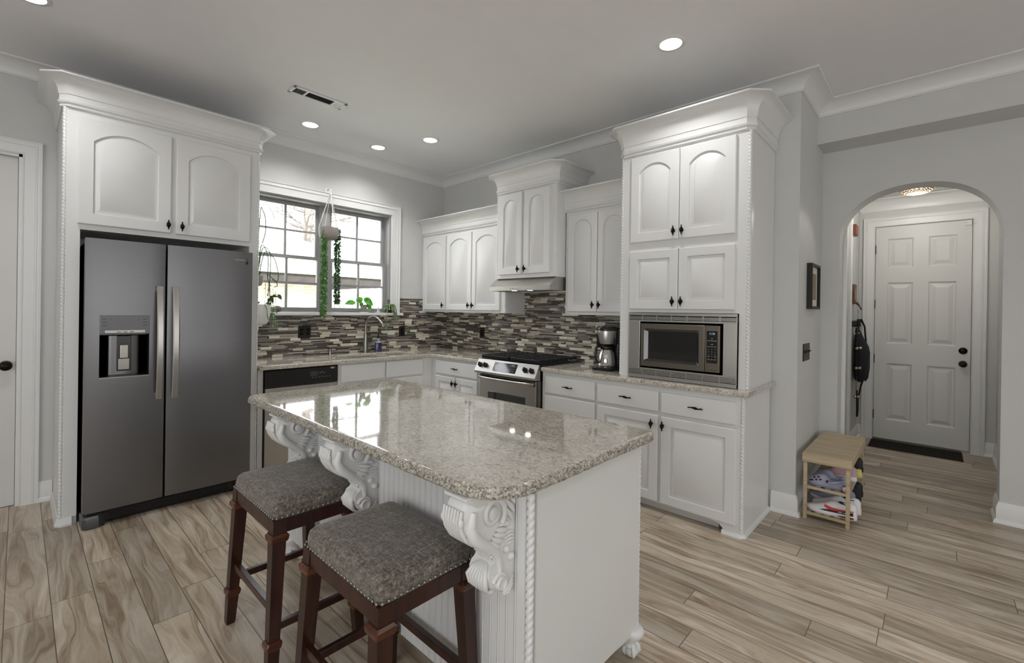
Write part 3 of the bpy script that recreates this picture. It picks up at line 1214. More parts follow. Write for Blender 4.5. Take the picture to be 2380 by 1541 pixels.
crown_part(FB, [(2.872, 0.004), (2.872, DT - .035), (2.907, DT), (3.753, DT), (3.788, DT - .035), (3.788, 0.004)], ZT, t, .215, .11, right=False)
rope(FB, 2.884, DT - .008, .925, ZT - .215, t)
rope(FB, 3.777, DT - .008, .925, ZT - .215, t)

# ---- base cabinets, right run
DB = .618


def drawer_front(F, a, b, c, e, t, pull=True):
    o = raised_door(F, a, b, c, e, DB, t, 'drawer', panel=False)
    if pull:
        bird_knob(F, (a + b) / 2, (c + e) / 2, DB + .019, o, True, 'pull')
    return o


t = thing('drawer_cabinet', 'white three-drawer base cabinet right beside the stove', 'cabinet')
MB(FB).box(2.172, 2.722, .02, DB, .06, .884).box(2.172, 2.722, .02, DB - .06, 0, .06).build('carcass', 'cab', t)
drawer_front(FB, 2.208, 2.704, .708, .851, t)
drawer_front(FB, 2.208, 2.704, .405, .690, t)
drawer_front(FB, 2.208, 2.704, .080, .388, t)

t = thing('base_cabinet', 'white base cabinet with two drawers over two raised-panel doors, below the microwave', 'cabinet')
mb = MB(FB)
mb.prism([(2.7225, .02), (2.7225, DB), (3.762, DB), (3.782, DB - .02), (3.782, .02)], 'c', .062, .884)
mb.box(2.7225, 3.62, .02, DB - .06, 0, .062)
# moulded end foot with an arched toe kick
mb.prism([(3.60, .062), (3.64, .052), (3.67, .025), (3.69, .0), (3.69, .062)], 'b', DB - .02, DB)
mb.prism([(3.69, .02), (3.69, DB), (3.762, DB), (3.782, DB - .02), (3.782, .02)], 'c', 0, .062)
mb.build('carcass', 'cab', t)
drawer_front(FB, 2.729, 3.226, .707, .848, t)
drawer_front(FB, 3.248, 3.736, .703, .846, t)
o = raised_door(FB, 2.729, 3.226, .075, .682, DB, t, 'door', stile=.062)
bird_knob(FB, 3.185, .620, DB + .019, o)
o = raised_door(FB, 3.250, 3.742, .073, .678, DB, t, 'door', stile=.062)
bird_knob(FB, 3.268, .617, DB + .019, o)
rope(FB, 3.773, DB - .006, .035, .872, t)
mb = MB(FB)
mb.sweep([(3.66, DB), (3.762, DB), (3.782, DB - .02), (3.782, .02)], [(-.002, 0), (.017, 0), (.017, .006), (.012, .018), (.004, .026), (-.002, .026)], right=False)
mb.build('shoe_molding', 'cab', t)

# ---- base cabinets left of the stove and under the sink
t = thing('base_cabinet', 'white base cabinet with one drawer over two small doors, between the corner and the stove', 'cabinet')
MB(FB).box(.6182, 1.398, .02, DB, .06, .884).box(.62, 1.398, .02, DB - .06, 0, .06).build('carcass', 'cab', t)
drawer_front(FB, .704, 1.364, .722, .860, t)
o = raised_door(FB, .704, 1.028, .080, .700, DB, t, 'door', stile=.055)
bird_knob(FB, 1.005, .640, DB + .019, o)
o = raised_door(FB, 1.040, 1.364, .080, .700, DB, t, 'door', stile=.055)
bird_knob(FB, 1.063, .640, DB + .019, o)

t = thing('sink_cabinet', 'white sink base cabinet with two blank false drawer fronts right of the dishwasher', 'cabinet')
mb = MB(FA)
mb.box(-1.690, -.6185, DB - .02, DB, .06, .884).box(-1.690, -1.672, .02, DB - .02, .06, .884).box(-1.672, -.62, .02, DB - .02, .06, .08)
mb.box(-1.690, -.64, .02, DB - .06, 0, .06)
mb.build('carcass', 'cab', t)
for (a, b) in ((-1.664, -1.207), (-1.192, -.752)):
    raised_door(FA, a, b, .712, .872, DB, t, 'false_front', panel=False)
    raised_door(FA, a, b, .080, .695, DB, t, 'door', stile=.058)

# filler strip between refrigerator panel and dishwasher
t = MB(FA).box(-2.362, -2.322, .02, DB - .01, 0, .884).build('filler_panel', 'cab')
tag(t, 'narrow white filler panel left of the dishwasher', 'panel')

# ---- dishwasher
t = thing('dishwasher', 'dishwasher with black control strip and stainless door under the counter', 'dishwasher')
MB(FA).box(-2.318, -1.698, .04, .60, .04, .884).build('case', 'matte_black', t)
mb = MB(FA)
mb.prism([(.60, .732), (.632, .732), (.640, .745), (.640, .872), (.628, .884), (.60, .884)], 'a', -2.314, -1.700)
cp = mb.build('control_strip', 'black', t)
MB(FA).box(-2.25, -2.16, .640, .643, .838, .852, .001).build('vent', 'matte_black', cp)
mb = MB(FA)
mb.box(-1.955, -1.885, .640, .6418, .800, .845, .001)
mb.build('display', 'glass_black', cp)
MT['print'] = plain('grey_print', (150, 150, 150), 0.5)
mb = MB(FA)
for i in range(6):
    mb.box(-1.935 + i * .030, -1.918 + i * .030, .640, .6406, .788, .7905)
mb.build('panel_print', 'print', cp)
for i in range(3):
    MB(FA).lathe([(.004, 0), (.004, .002)], -1.865 + i * .018, .825 + .006 * (i % 2), 8, 'b', .640).build('button', 'print', cp)
MB(FA).lathe([(.021, 0), (.021, .0015), (.019, .003)], -1.748, .862, 24, 'b', .640, 1, .42).build('badge', 'chrome', cp, smooth=50)
mb = MB(FA)
mb.box(-2.312, -1.702, .60, .632, .085, .728, .003)
mb.build('door_panel', 'steel_h', t)
MB(FA).box(-2.312, -1.702, .50, .575, .02, .082).build('kick_plate', 'matte_black', t)


# ---- countertops
def counter(name, cells, label, z0=.884, z1=.921):
    mb = MB()
    plate(mb, cells, z0, z1, .008, 2)
    o = mb.build(name, 'granite', smooth=40)
    wnm = o.modifiers.new('weighted_normals', 'WEIGHTED_NORMAL')
    wnm.keep_sharp = True
    tag(o, label, 'countertop')
    return o


SK = [(-1.500, -1.115, -.515, -.165), (-1.085, -.735, -.490, -.185)]     # sink bowls
cells = [(-2.362, -1.500, -.648, -.013), (-1.500, -.735, -.185 + .02, -.013), (-1.500, -.735, -.648, -.515),
         (-1.115, -1.085, -.52, -.16), (-1.085, -.735, -.52, -.490), (-1.085, -.735, -.185, -.16), (-.735, -.013, -.648, -.013), (-.648, -.013, -1.400, -.60)]
counter('countertop', cells, 'L-shaped granite countertop around the sink and into the corner')
counter('countertop', [(-.648, -.013, -3.812, -2.168)], 'granite countertop right of the stove, under the microwave cabinet')

# ---- sink
t = thing('sink', 'undermount stainless double bowl sink below the window', 'sink')
for (a, b, c, e) in SK:
    mb = MB()
    def ring(ins, z):
        x0, x1, y0, y1 = a - .006 + ins, b + .006 - ins, c - .006 + ins, e + .006 - ins
        rr = .05
        pts = []
        for (cx_, cy_, a0) in ((x1 - rr, y1 - rr, 0), (x0 + rr, y1 - rr, 90), (x0 + rr, y0 + rr, 180), (x1 - rr, y0 + rr, 270)):
            for k in range(5):
                th = math.radians(a0 + k * 22.5)
                pts.append((cx_ + rr * math.cos(th), cy_ + rr * math.sin(th), z))
        return pts
    mb.loops([ring(-.012, .8835), ring(-.012, .878), ring(-.004, .872), ring(-.003, .72), ring(.025, .70), ring(.028, .703), ring(.003, .724), ring(.002, .879), ring(0, .8835)], False, False)
    lo = ring(.028, .703)
    mb.bm.faces.new([mb.v(*p) for p in lo])
    bmesh.ops.remove_doubles(mb.bm, verts=mb.bm.verts[:], dist=1e-5)
    mb.build('bowl', 'steel_h', t, smooth=50)

# ---- faucet
t = thing('faucet', 'brushed nickel gooseneck faucet with pull-down spout behind the sink', 'faucet')
fx, fy = -1.122, -.100
mb = MB()
mb.lathe([(.030, 0), (.030, .006), (.026, .014), (.0245, .02), (.020, .19), (.020, .20)], fx, fy, 24, 'c', .921)
mb.build('body', 'nickel', t, smooth=50)
mb = MB()
pts = [(fx, fy, 1.10)]
for i in range(19):
    a = PI - i / 18 * (PI * .80)
    pts.append((fx + .075 * .55 + .075 * .55 * math.cos(a) * 1.0, fy - .085 - .085 * math.cos(a), 1.215 + .095 * math.sin(a)))
mb.tube(pts, .0135, 14)
mb.build('spout', 'nickel', t, smooth=60)
e1, e0 = Vector(pts[-1]), Vector(pts[-2])
dr = (e1 - e0).normalized()
mb = MB()
mb.tube([tuple(e1 - dr * .015), tuple(e1 + dr * .005), tuple(e1 + dr * .04), tuple(e1 + dr * .085), tuple(e1 + dr * .09)], [.0145, .016, .019, .0215, .018], 16)
mb.build('spray_head', 'nickel', t, smooth=60)
mb = MB()
mb.tube([(fx + .01, fy, .995), (fx + .045, fy - .002, .997), (fx + .06, fy - .005, 1.0)], [.014, .013, .010], 12)
mb.tube([(fx + .055, fy - .004, 1.0), (fx + .075, fy - .008, 1.02), (fx + .100, fy - .01, 1.065)], [.008, .006, .0055], 10)
mb.build('lever', 'nickel', t, smooth=60)
t = thing('air_gap', 'small round steel air switch button on the counter left of the faucet', 'button')
MB().lathe([(.020, 0), (.020, .004), (.016, .008), (.016, .052), (.013, .058)], -1.505, -.075, 20, 'c', .921).build('cap', 'nickel', t, smooth=40)

# ---- soap dispenser
t = thing('soap_bottle', 'dark blue soap pump bottle beside the faucet', 'bottle')
bx_, by_ = -.952, -.075
MT['blue'] = plain('navy_soap', (44, 46, 92), 0.15, coat=0.6)
MT['clear'] = plain('frosted_clear', (176, 182, 190), 0.2)
MB().lathe([(.036, 0), (.040, .003), (.040, .094), (.038, .10)], bx_, by_, 20, 'c', .921, 1.0, .62).build('bottle', 'blue', t, smooth=40)
MB().lathe([(.030, .10), (.022, .112), (.014, .118), (.013, .15)], bx_, by_, 16, 'c', .921).build('neck', 'clear', t, smooth=40)
mb = MB()
mb.lathe([(.017, .15), (.017, .168), (.008, .172), (.007, .19)], bx_, by_, 14, 'c', .921)
mb.tube([(bx_ + .006, by_, 1.117), (bx_ - .012, by_ - .02, 1.119), (bx_ - .028, by_ - .04, 1.112)], [.009, .008, .005], 8)
mb.build('pump', 'matte_black', t, smooth=40)


# ---- outlets and switches
def wall_plate(F, u0, u1, z0, z1, d, name, label, kind):
    t = thing(name, label, kind)
    MB(F).box(u0, u1, d, d + .006, z0, z1, .002).build('plate', 'matte_black', t)
    n = 2 if (u1 - u0) > .1 else 1
    for i in range(n):
        c = u0 + (u1 - u0) * (i + .5) / n
        for zz in ((z0 + z1) / 2 - .02, (z0 + z1) / 2 + .02):
            MB(F).box(c - .016, c + .016, d + .006, d + .009, zz - .014, zz + .014, .002).build('socket', 'bronze', t)
    return t


wall_plate(FA, -1.806, -1.680, 1.097, 1.222, .012, 'wall_outlet', 'wide two-gang dark outlet plate on the mosaic under the window', 'outlet')
wall_plate(FA, -.648, -.568, 1.078, 1.198, .012, 'wall_outlet', 'narrow black outlet plate right of the faucet near the corner', 'outlet')
wall_plate(FB, .728, .806, 1.079, 1.197, .012, 'wall_outlet', 'black outlet plate on the mosaic left of the stove', 'outlet')
wall_plate(FB, 2.325, 2.400, 1.079, 1.197, .0122, 'wall_outlet', 'black outlet plate behind the coffee maker', 'outlet')

# ================================================================= APPLIANCES on the range wall
# ---- range
t = thing('gas_range', 'stainless slide-in gas range with black knobs and cast iron grates', 'stove')
u0, u1 = 1.406, 2.160
MT['range_black'] = plain('range_enamel', (15, 15, 18), 0.18, coat=0.5)
mb = MB(FB)
mb.box(u0 + .004, u1 - .004, .02, .610, .05, .915)
mb.build('body', 'range_black', t)
MB(FB).box(1.396, 2.172, .03, .655, .922, .936, .004).build('cooktop', 'range_black', t)
mb = MB(FB)
mb.prism([(.640, .936), (.655, .936), (.715, .826), (.706, .806), (.640, .800)], 'a', u0 - .002, u1 + .002, .002, 1)
cpn = mb.build('control_panel', 'steel_h', t)
MB(FB).prism([(.610, .936), (.641, .936), (.641, .800), (.610, .800)], 'a', u0 + .002, u1 - .002).build('panel_cheek', 'range_black', cpn)
# sloped-panel frame: point along slope
sA, sB = Vector((.655, .936)), Vector((.715, .826))
sd = (sB - sA).normalized()
sn = Vector((-sd.y, sd.x))
if sn.x < 0:
    sn = -sn


def FS(u, h, s_):
    """on the sloped control panel: u along, h off the surface, s_ down the slope"""
    p = sA + sd * s_ + sn * h
    return FB(u, p.x, p.y)


kn = (1.462, 1.532, 2.030, 2.103)
for k in kn:
    mb = MB(FS)
    mb.lathe([(.024, .0), (.024, .004), (.0195, .006), (.0185, .024), (.015, .028)], k, .062, 20, 'b', 0)
    mb.box(k - .0055, k + .0055, .022, .036, .044, .080, .002)
    mb.build('knob', 'matte_black', cpn, smooth=40)
mb = MB(FS)
mb.box(1.638, 1.925, -.001, .002, .018, .108, .001)
dp = mb.build('display', 'glass_black', cpn)
MT['lcd'] = emit('lcd_digits', (150, 190, 215), 0.6)
mb = MB(FS)
for i in range(4):
    for j in range(2):
        mb.box(1.835 + i * .020, 1.845 + i * .020, .002, .0026, .034 + j * .011, .037 + j * .011)
for i in range(9):
    mb.box(1.655 + i * .029, 1.670 + i * .029, .002, .0026, .068, .071)
    mb.box(1.655 + i * .029, 1.668 + i * .029, .002, .0026, .086, .089)
mb.box(1.665, 1.705, .002, .0026, .028, .033)
mb.build('display_print', 'print', dp)
mb = MB(FB)
mb.box(u0 + .028, u1 - .028, .615, .668, .155, .792, .004)
dr_ = mb.build('oven_door', 'steel_h', t)
MB(FB).box(1.55, 2.016, .6675, .671, .33, .640, .002).build('oven_window', 'glass_black', dr_)
mb = MB(FB)
mb.box(u0 + .03, u1 - .03, .668, .672, .748, .790, .001)
mb.build('door_trim', 'range_black', dr_)
mb = MB(FB)
hp = []
for i in range(15):
    s_ = i / 14
    hp.append((u0 + .045 + (u1 - u0 - .09) * s_, .690 + .028 * (1 - (2 * s_ - 1) ** 4), .768))
mb.tube(hp, .0125, 10)
mb.box(u0 + .036, u0 + .058, .668, .696, .756, .780, .003)
mb.box(u1 - .058, u1 - .036, .668, .696, .756, .780, .003)
mb.build('handle', 'steel_h', dr_, smooth=50)
MB(FB).box(u0 + .028, u1 - .028, .60, .655, .055, .148, .004).build('storage_drawer', 'steel_h', t)
for a in (u0 + .001, u1 - .025):
    MB(FB).box(a, a + .024, .600, .640, .05, .795, .002).build('side_trim', 'nickel', t)
MB(FB).box(u0 + .03, u1 - .03, .1, .55, 0, .051).build('foot', 'matte_black', t)
# grates: two cast iron frames
def grate(a, b):
    mb = MB(FB)
    z0, z1 = .962, .974
    mb.box(a, b, .612, .636, .944, z1, .004)
    mb.box(a, b, .075, .095, .944, z1, .004)
    mb.box(a, a + .014, .09, .62, .952, z1, .003)
    mb.box(b - .014, b, .09, .62, .952, z1, .003)
    n = 8
    for i in range(1, n):
        dd = .095 + (.612 - .095) * i / n
        mb.box(a + .01, b - .01, dd - .004, dd + .004, z0, z1, .002)
        mb.box(b - .02, b + .004, dd - .008, dd + .008, .945, z1 - .003, .003)
        mb.box(a - .004, a + .02, dd - .008, dd + .008, .945, z1 - .003, .003)
    for uu in ((a * 2 + b) / 3, (a + b * 2) / 3):
        mb.box(uu - .004, uu + .004, .09, .615, z0, z1, .002)
    return mb.build('grate', 'grate', t)


grate(1.425, 1.775)
grate(1.795, 2.145)
for uu in (1.60, 1.97):
    for dd in (.22, .48):
        MB(FB).lathe([(.05, .0), (.05, .006), (.036, .008), (.036, .016), (.030, .018)], uu, dd, 20, 'c', .936).build('burner', 'grate', t, smooth=40)

# ---- range hood
t = thing('range_hood', 'stainless under-cabinet range hood with push buttons and two lamps', 'hood')
a, b = 1.410, 2.164
mb = MB(FB)
HD = .530
mb.prism([(.0135, 1.711), (.440, 1.711), (HD, 1.632), (HD, 1.590), (HD - .012, 1.590), (HD - .012, 1.603), (.03, 1.603), (.03, 1.590), (.0135, 1.590)], 'a', a, b)
mb.box(a, a + .012, .03, HD - .012, 1.590, 1.603).box(b - .012, b, .03, HD - .012, 1.590, 1.603)
mb.build('shell', 'steel_h', t)
for i in range(5):
    MB(FB).lathe([(.0055, 0), (.0055, .003), (.004, .004)], 1.690 + i * .026, 1.611, 12, 'b', HD).build('button', 'chrome', t, smooth=50)
MT['lamp'] = emit('lamp_glow', (255, 250, 238), 9.0)
MT['lamp_can'] = emit('recessed_lamp_glow', (255, 252, 246), 7.0)
for uu in (1.66, 1.86):
    MB(FB).lathe([(.024, 0), (.024, .009)], uu, .44, 20, 'c', 1.592).build('lamp', 'lamp', t)
    l = bpy.data.lights.new('hood_lamp_light', 'SPOT')
    l.energy = 2.2
    l.spot_size = 2.2
    l.spot_blend = .8
    l.shadow_soft_size = .02
    l.color = (1, .95, .86)
    lo = bpy.data.objects.new('hood_lamp_light', l)
    COL.objects.link(lo)
    lo.location = FB(uu, .44, 1.585)

# ---- microwave with trim kit
t = thing('microwave', 'built-in stainless microwave with black window and louvred trim frame', 'microwave')
DM = DT + .002
mb = MB(FB)
MU0, MU1, MZ0, MZ1 = 2.959, 3.723, .924, 1.400
mb.box(3.05, 3.64, .05, DM - .01, .98, 1.345)
mb.build('case', 'matte_black', t)
mb = MB(FB)
mb.box(MU0, 3.050, DM - .012, DM + .014, .996, 1.340, .002)
mb.box(3.636, MU1, DM - .012, DM + .014, .996, 1.340, .002)
mb.box(MU0, MU1, DM - .012, DM + .012, 1.335, 1.348, .001)
mb.box(MU0, MU1, DM - .012, DM + .018, 1.380, MZ1, .002)
mb.box(MU0, MU1, DM - .012, DM + .012, .985, .999, .001)
mb.box(MU0, MU1, DM - .012, DM + .018, MZ0, .950, .002)
for zc in (1.3545, 1.3625, 1.3705):
    mb.box(MU0, MU1, DM - .012, DM + .014, zc - .0027, zc + .0027)
for zc in (.9565, .9645, .9725, .9805):
    mb.box(MU0, MU1, DM - .012, DM + .014, zc - .0027, zc + .0027)
for i in range(1, 7):
    uu = MU0 + (MU1 - MU0) * i / 7
    mb.box(uu - .004, uu + .004, DM - .012, DM + .010, 1.347, 1.381)
    mb.box(uu - .004, uu + .004, DM - .012, DM + .010, .949, .986)
mb.box(MU0, MU0 + .006, DM - .012, DM + .016, MZ0, MZ1)
mb.box(MU1 - .006, MU1, DM - .012, DM + .016, MZ0, MZ1)
mb.build('trim_frame', 'steel_h', t)
MB(FB).box(MU0 + .002, MU1 - .002, DM - .016, DM - .010, MZ0 + .002, MZ1 - .002).build('backing', 'matte_black', t)
# door: steel ring around a recessed window
mb = MB(FB)
A = (3.066, 3.524, 1.014, 1.322)
B = (3.092, 3.488, 1.052, 1.286)
def rrect(a, b, c, e, r, d, n=4):
    pts = []
    for (cu, cz, a0) in ((b - r, e - r, 0), (a + r, e - r, 90), (a + r, c + r, 180), (b - r, c + r, 270)):
        for k in range(n + 1):
            th = math.radians(a0 + 90 * k / n)
            pts.append((cu + r * math.cos(th), d, cz + r * math.sin(th)))
    return pts
mb.loops([rrect(*A, .002, DM - .008), rrect(*A, .002, DM + .030), rrect(A[0] + .003, A[1] - .003, A[2] + .003, A[3] - .003, .002, DM + .033), rrect(*B, .012, DM + .033), rrect(*B, .012, DM + .018)], False, False)
md = mb.build('door', 'steel_dark', t, smooth=30)
mb = MB(FB)
mb.loops([rrect(*B, .012, DM + .0325), rrect(B[0] + .028, B[1] - .018, B[2] + .016, B[3] - .016, .004, DM + .021), rrect(B[0] + .032, B[1] - .022, B[2] + .020, B[3] - .020, .004, DM + .021)], False, True)
mb.build('window', 'glass_black', md, smooth=20)
mb = MB(FB)
mb.box(3.527, 3.622, DM - .008, DM + .033, 1.014, 1.322, .003)
cpn = mb.build('control_panel', 'steel_dark', t)
MB(FB).box(3.539, 3.609, DM + .033, DM + .0345, 1.074, 1.286, .0006).build('keypad', 'glass_black', cpn)
MB(FB).box(3.539, 3.609, DM + .033, DM + .036, 1.030, 1.058, .002).build('release_button', 'steel_dark', cpn)
mb = MB(FB)
for j, (zz, ws) in enumerate([(1.236, (1,)), (1.222, (1.6, 1.6, 1.9)), (1.198, (1.5,)), (1.183, (1.2, 1.3, 1.3)), (1.164, (.3, .4, .4)), (1.149, (.3, .4, .4)), (1.134, (.3, .4, .4)), (1.119, (1.2, .4, 1.3)), (1.099, (1.2, 1.0, 1.3))]):
    for i, w_ in enumerate(ws):
        c = 3.574 + (i - (len(ws) - 1) / 2) * .0205
        mb.box(c - .0055 * w_, c + .0055 * w_, DM + .0345, DM + .035, zz - .0018, zz + .0018)
mb.build('keypad_print', 'print', cpn)


def text_obj(name, s_, size, F, u, d, z, mat, parent, du=1, extrude=.0003, align='CENTER'):
    c = bpy.data.curves.new(name, 'FONT')
    c.body = s_
    c.size = size
    c.extrude = extrude
    c.align_x = align
    c.align_y = 'CENTER'
    c.materials.append(MT[mat])
    tmp = bpy.data.objects.new(name + '_curve', c)
    me = bpy.data.meshes.new_from_object(tmp)
    bpy.data.objects.remove(tmp)
    o = bpy.data.objects.new(name, me)
    COL.objects.link(o)
    o0 = Vector(F(u, d, z))
    ex = (Vector(F(u + 1, d, z)) - o0).normalized() * du
    ez = (Vector(F(u, d, z + 1)) - o0).normalized()
    nn = ex.cross(ez)
    m = Matrix((ex, ez, nn)).transposed().to_4x4()
    m.translation = o0
    if parent:
        o.parent = parent
        o.matrix_parent_inverse = parent_inv(parent)
    o.matrix_basis = m
    return o


text_obj('clock_digits', '11:35', .017, FB, 3.574, DM + .0350, 1.268, 'lcd', cpn)
text_obj('clock_digits', '11:41', .016, FS, 1.872, .0028, .0345, 'lcd', dp)

# ---- coffee maker
t = thing('coffee_maker', 'black and stainless drip coffee maker with thermal carafe on the right countertop', 'coffee maker')
cu, cd = 2.640, .36
mb = MB(FB)
mb.prism([(cu - .095, cd - .10), (cu - .095, cd + .07), (cu - .07, cd + .10), (cu + .07, cd + .10), (cu + .095, cd + .07), (cu + .095, cd - .10)], 'c', .921, .948, .008, 3)
mb.build('base', 'black', t, smooth=40)
MB(FB).box(cu - .062, cu + .085, cd - .14, cd - .055, .921, 1.275, .018, 3).build('water_tank', 'black', t, smooth=40)
mb = MB(FB)
mb.lathe([(.078, 1.245), (.084, 1.25), (.084, 1.268), (.074, 1.283), (.02, 1.286)], cu, cd, 28)
mb.box(cu - .05, cu + .075, cd - .10, cd - .02, 1.13, 1.275, .01)
mb.build('lid', 'black', t, smooth=40)
MB(FB).lathe([(.052, 1.135), (.056, 1.137), (.080, 1.243), (.079, 1.246)], cu, cd, 28).build('filter_basket', 'steel_h', t, smooth=40)
mb = MB(FB)
mb.lathe([(.050, .950), (.072, .953), (.075, .960), (.073, 1.0), (.064, 1.05), (.050, 1.083), (.045, 1.09)], cu, cd, 28)
cf = mb.build('carafe', 'chrome', t, smooth=50)
MB(FB).lathe([(.045, 1.088), (.050, 1.094), (.050, 1.112), (.040, 1.124), (.02, 1.128)], cu, cd, 24).build('carafe_lid', 'black', cf, smooth=40)
mb = MB(FB)
hp = [(cu - .03, cd + .045, 1.115), (cu - .035, cd + .085, 1.118), (cu - .037, cd + .105, 1.10), (cu - .037, cd + .108, 1.05), (cu - .036, cd + .10, 1.00), (cu - .034, cd + .070, .985)]
mb.tube(hp, [.010, .011, .011, .010, .009, .008], 10)
mb.build('handle', 'black', cf, smooth=60)
MB(FB).lathe([(.078, .9475), (.078, .9495)], cu, cd, 28).build('warming_ring', 'chrome', t, smooth=40)
mb = MB(FB)
mb.box(2.345, 2.378, .021, .052, 1.10, 1.135, .004)
mb.tube([(2.362, .050, 1.105), (2.365, .075, 1.05), (2.385, .085, .99), (2.43, .12, .945), (2.50, .18, .93), (2.58, .22, .928)], .0035, 8)
mb.build('power_cord', 'black', t, smooth=50)

# ================================================================= ISLAND
t = thing('kitchen_island', 'white kitchen island with beadboard side, rope corners, carved corbels and claw feet', 'island')
IX0, IX1, IY0, IY1 = -2.650, -1.955, -3.772, -1.985
MB().prism([(IX0 + .012, IY0 + .024), (IX0 + .024, IY0 + .012), (IX1 - .02, IY0 + .012), (IX1 - .012, IY0 + .02), (IX1 - .012, IY1 - .012), (IX0 + .012, IY1 - .012)], 'c', .115, .884).build('body', 'cab', t)
# end panel, with an arched bottom edge
mb = MB()
mb.prism([(IX0 + .035, .118), (IX0 + .035, .884), (IX1 - .012, .884), (IX1 - .012, .118), (IX1 - .06, .108), (IX1 - .12, .112), (IX1 - .2, .118)], 'b', IY0, IY0 + .013)
mb.prism([(IX0, .118), (IX0, .884), (IX0 + .012, .884), (IX0 + .012, .118)], 'b', IY0 + .022, IY0 + .05)
mb.build('end_panel', 'cab', t)
MB().box(IX1 - .013, IX1, IY0 + .024, IY1, .118, .884).build('back_panel', 'cab', t)
# beadboard: boards with rounded beads, as one profile swept up
prof = []
y = IY0 + .050
prof.append((0.0, y))
bp = .0352
while y + bp < IY1 - .01:
    prof += [(0, y + .001), (.0045, y + .0022), (.0045, y + .0032), (-.0005, y + .0042), (-.0022, y + .0062), (-.0005, y + .0082), (.0045, y + .0092), (.0045, y + .0102), (0, y + .0114)]
    prof.append((0.0, y + bp))
    y += bp
prof.append((0.0, IY1))
mb = MB()
lo = [(IX0 + p[0], p[1], .118) for p in prof]
hi = [(IX0 + p[0], p[1], .884) for p in prof]
A = [mb.v(*p) for p in lo]
B = [mb.v(*p) for p in hi]
for i in range(len(A) - 1):
    mb.bm.faces.new([A[i], A[i + 1], B[i + 1], B[i]])
C0 = [mb.v(IX0 + .012, IY0 + .05, .118), mb.v(IX0 + .012, IY0 + .05, .884), mb.v(IX0 + .012, IY1, .884), mb.v(IX0 + .012, IY1, .118)]
mb.bm.faces.new(C0)
mb.build('beadboard', 'bead', t, smooth=40)
rope(I, IX0 + .016, IY0 + .012, .12, .868, t, r=.0118, pitch=.050)
rope(I, IX1 - .004, IY0 + .008, .12, .868, t, r=.008, pitch=.040)
rope(I, IX0 + .012, IY1 - .002, .12, .868, t, r=.0105, pitch=.046)


def claw_foot(x, y, sx, sy):
    """ball-and-claw foot turned towards (sx, sy)"""
    q = math.atan2(sy, sx)
    def G(a, b, c):
        return (x + a * math.cos(q) - b * math.sin(q), y + a * math.sin(q) + b * math.cos(q), c)
    mb = MB(G)
    L = []
    for (off, ra, rb, z) in ((-.020, .040, .040, .124), (.004, .048, .046, .118), (.012, .050, .048, .105), (.010, .044, .042, .088), (.002, .030, .028, .070), (-.002, .024, .023, .058), (.004, .026, .026, .048)):
        L.append([(off + ra * math.cos(2 * PI * i / 20), rb * math.sin(2 * PI * i / 20), z) for i in range(20)])
    mb.loops(L)
    mb.ball((.010, 0, .026), .029, 16, 10, (1, 1, .9))
    for k in range(4):
        a = 2 * PI * k / 4
        pts = []
        for i in range(9):
            th = PI * .12 + i / 8 * PI * .62
            pts.append((.010 + .031 * math.sin(th) * math.cos(a), .031 * math.sin(th) * math.sin(a), .028 + .031 * math.cos(th)))
        mb.tube(pts, [.010, .010, .009, .0105, .008, .0095, .0075, .005, .003], 8)
    return mb.build('claw_foot', 'cab', t, smooth=60)


claw_foot(IX1 - .028, IY0 + .028, 1, -1)
claw_foot(IX0 + .03, IY0 + .03, -1, -1)
claw_foot(IX0 + .03, IY1 - .03, -1, 1)
claw_foot(IX1 - .028, IY1 - .028, 1, 1)


# ---- carved acanthus corbels
def spiral(cu, cz, r0, r1, a0, turns, n=26):
    pts = []
    for i in range(n + 1):
        s_ = i / n
        a = a0 + turns * 2 * PI * s_
        r = r0 + (r1 - r0) * s_
        pts.append((cu + r * math.cos(a), cz + r * math.sin(a)))
    return pts


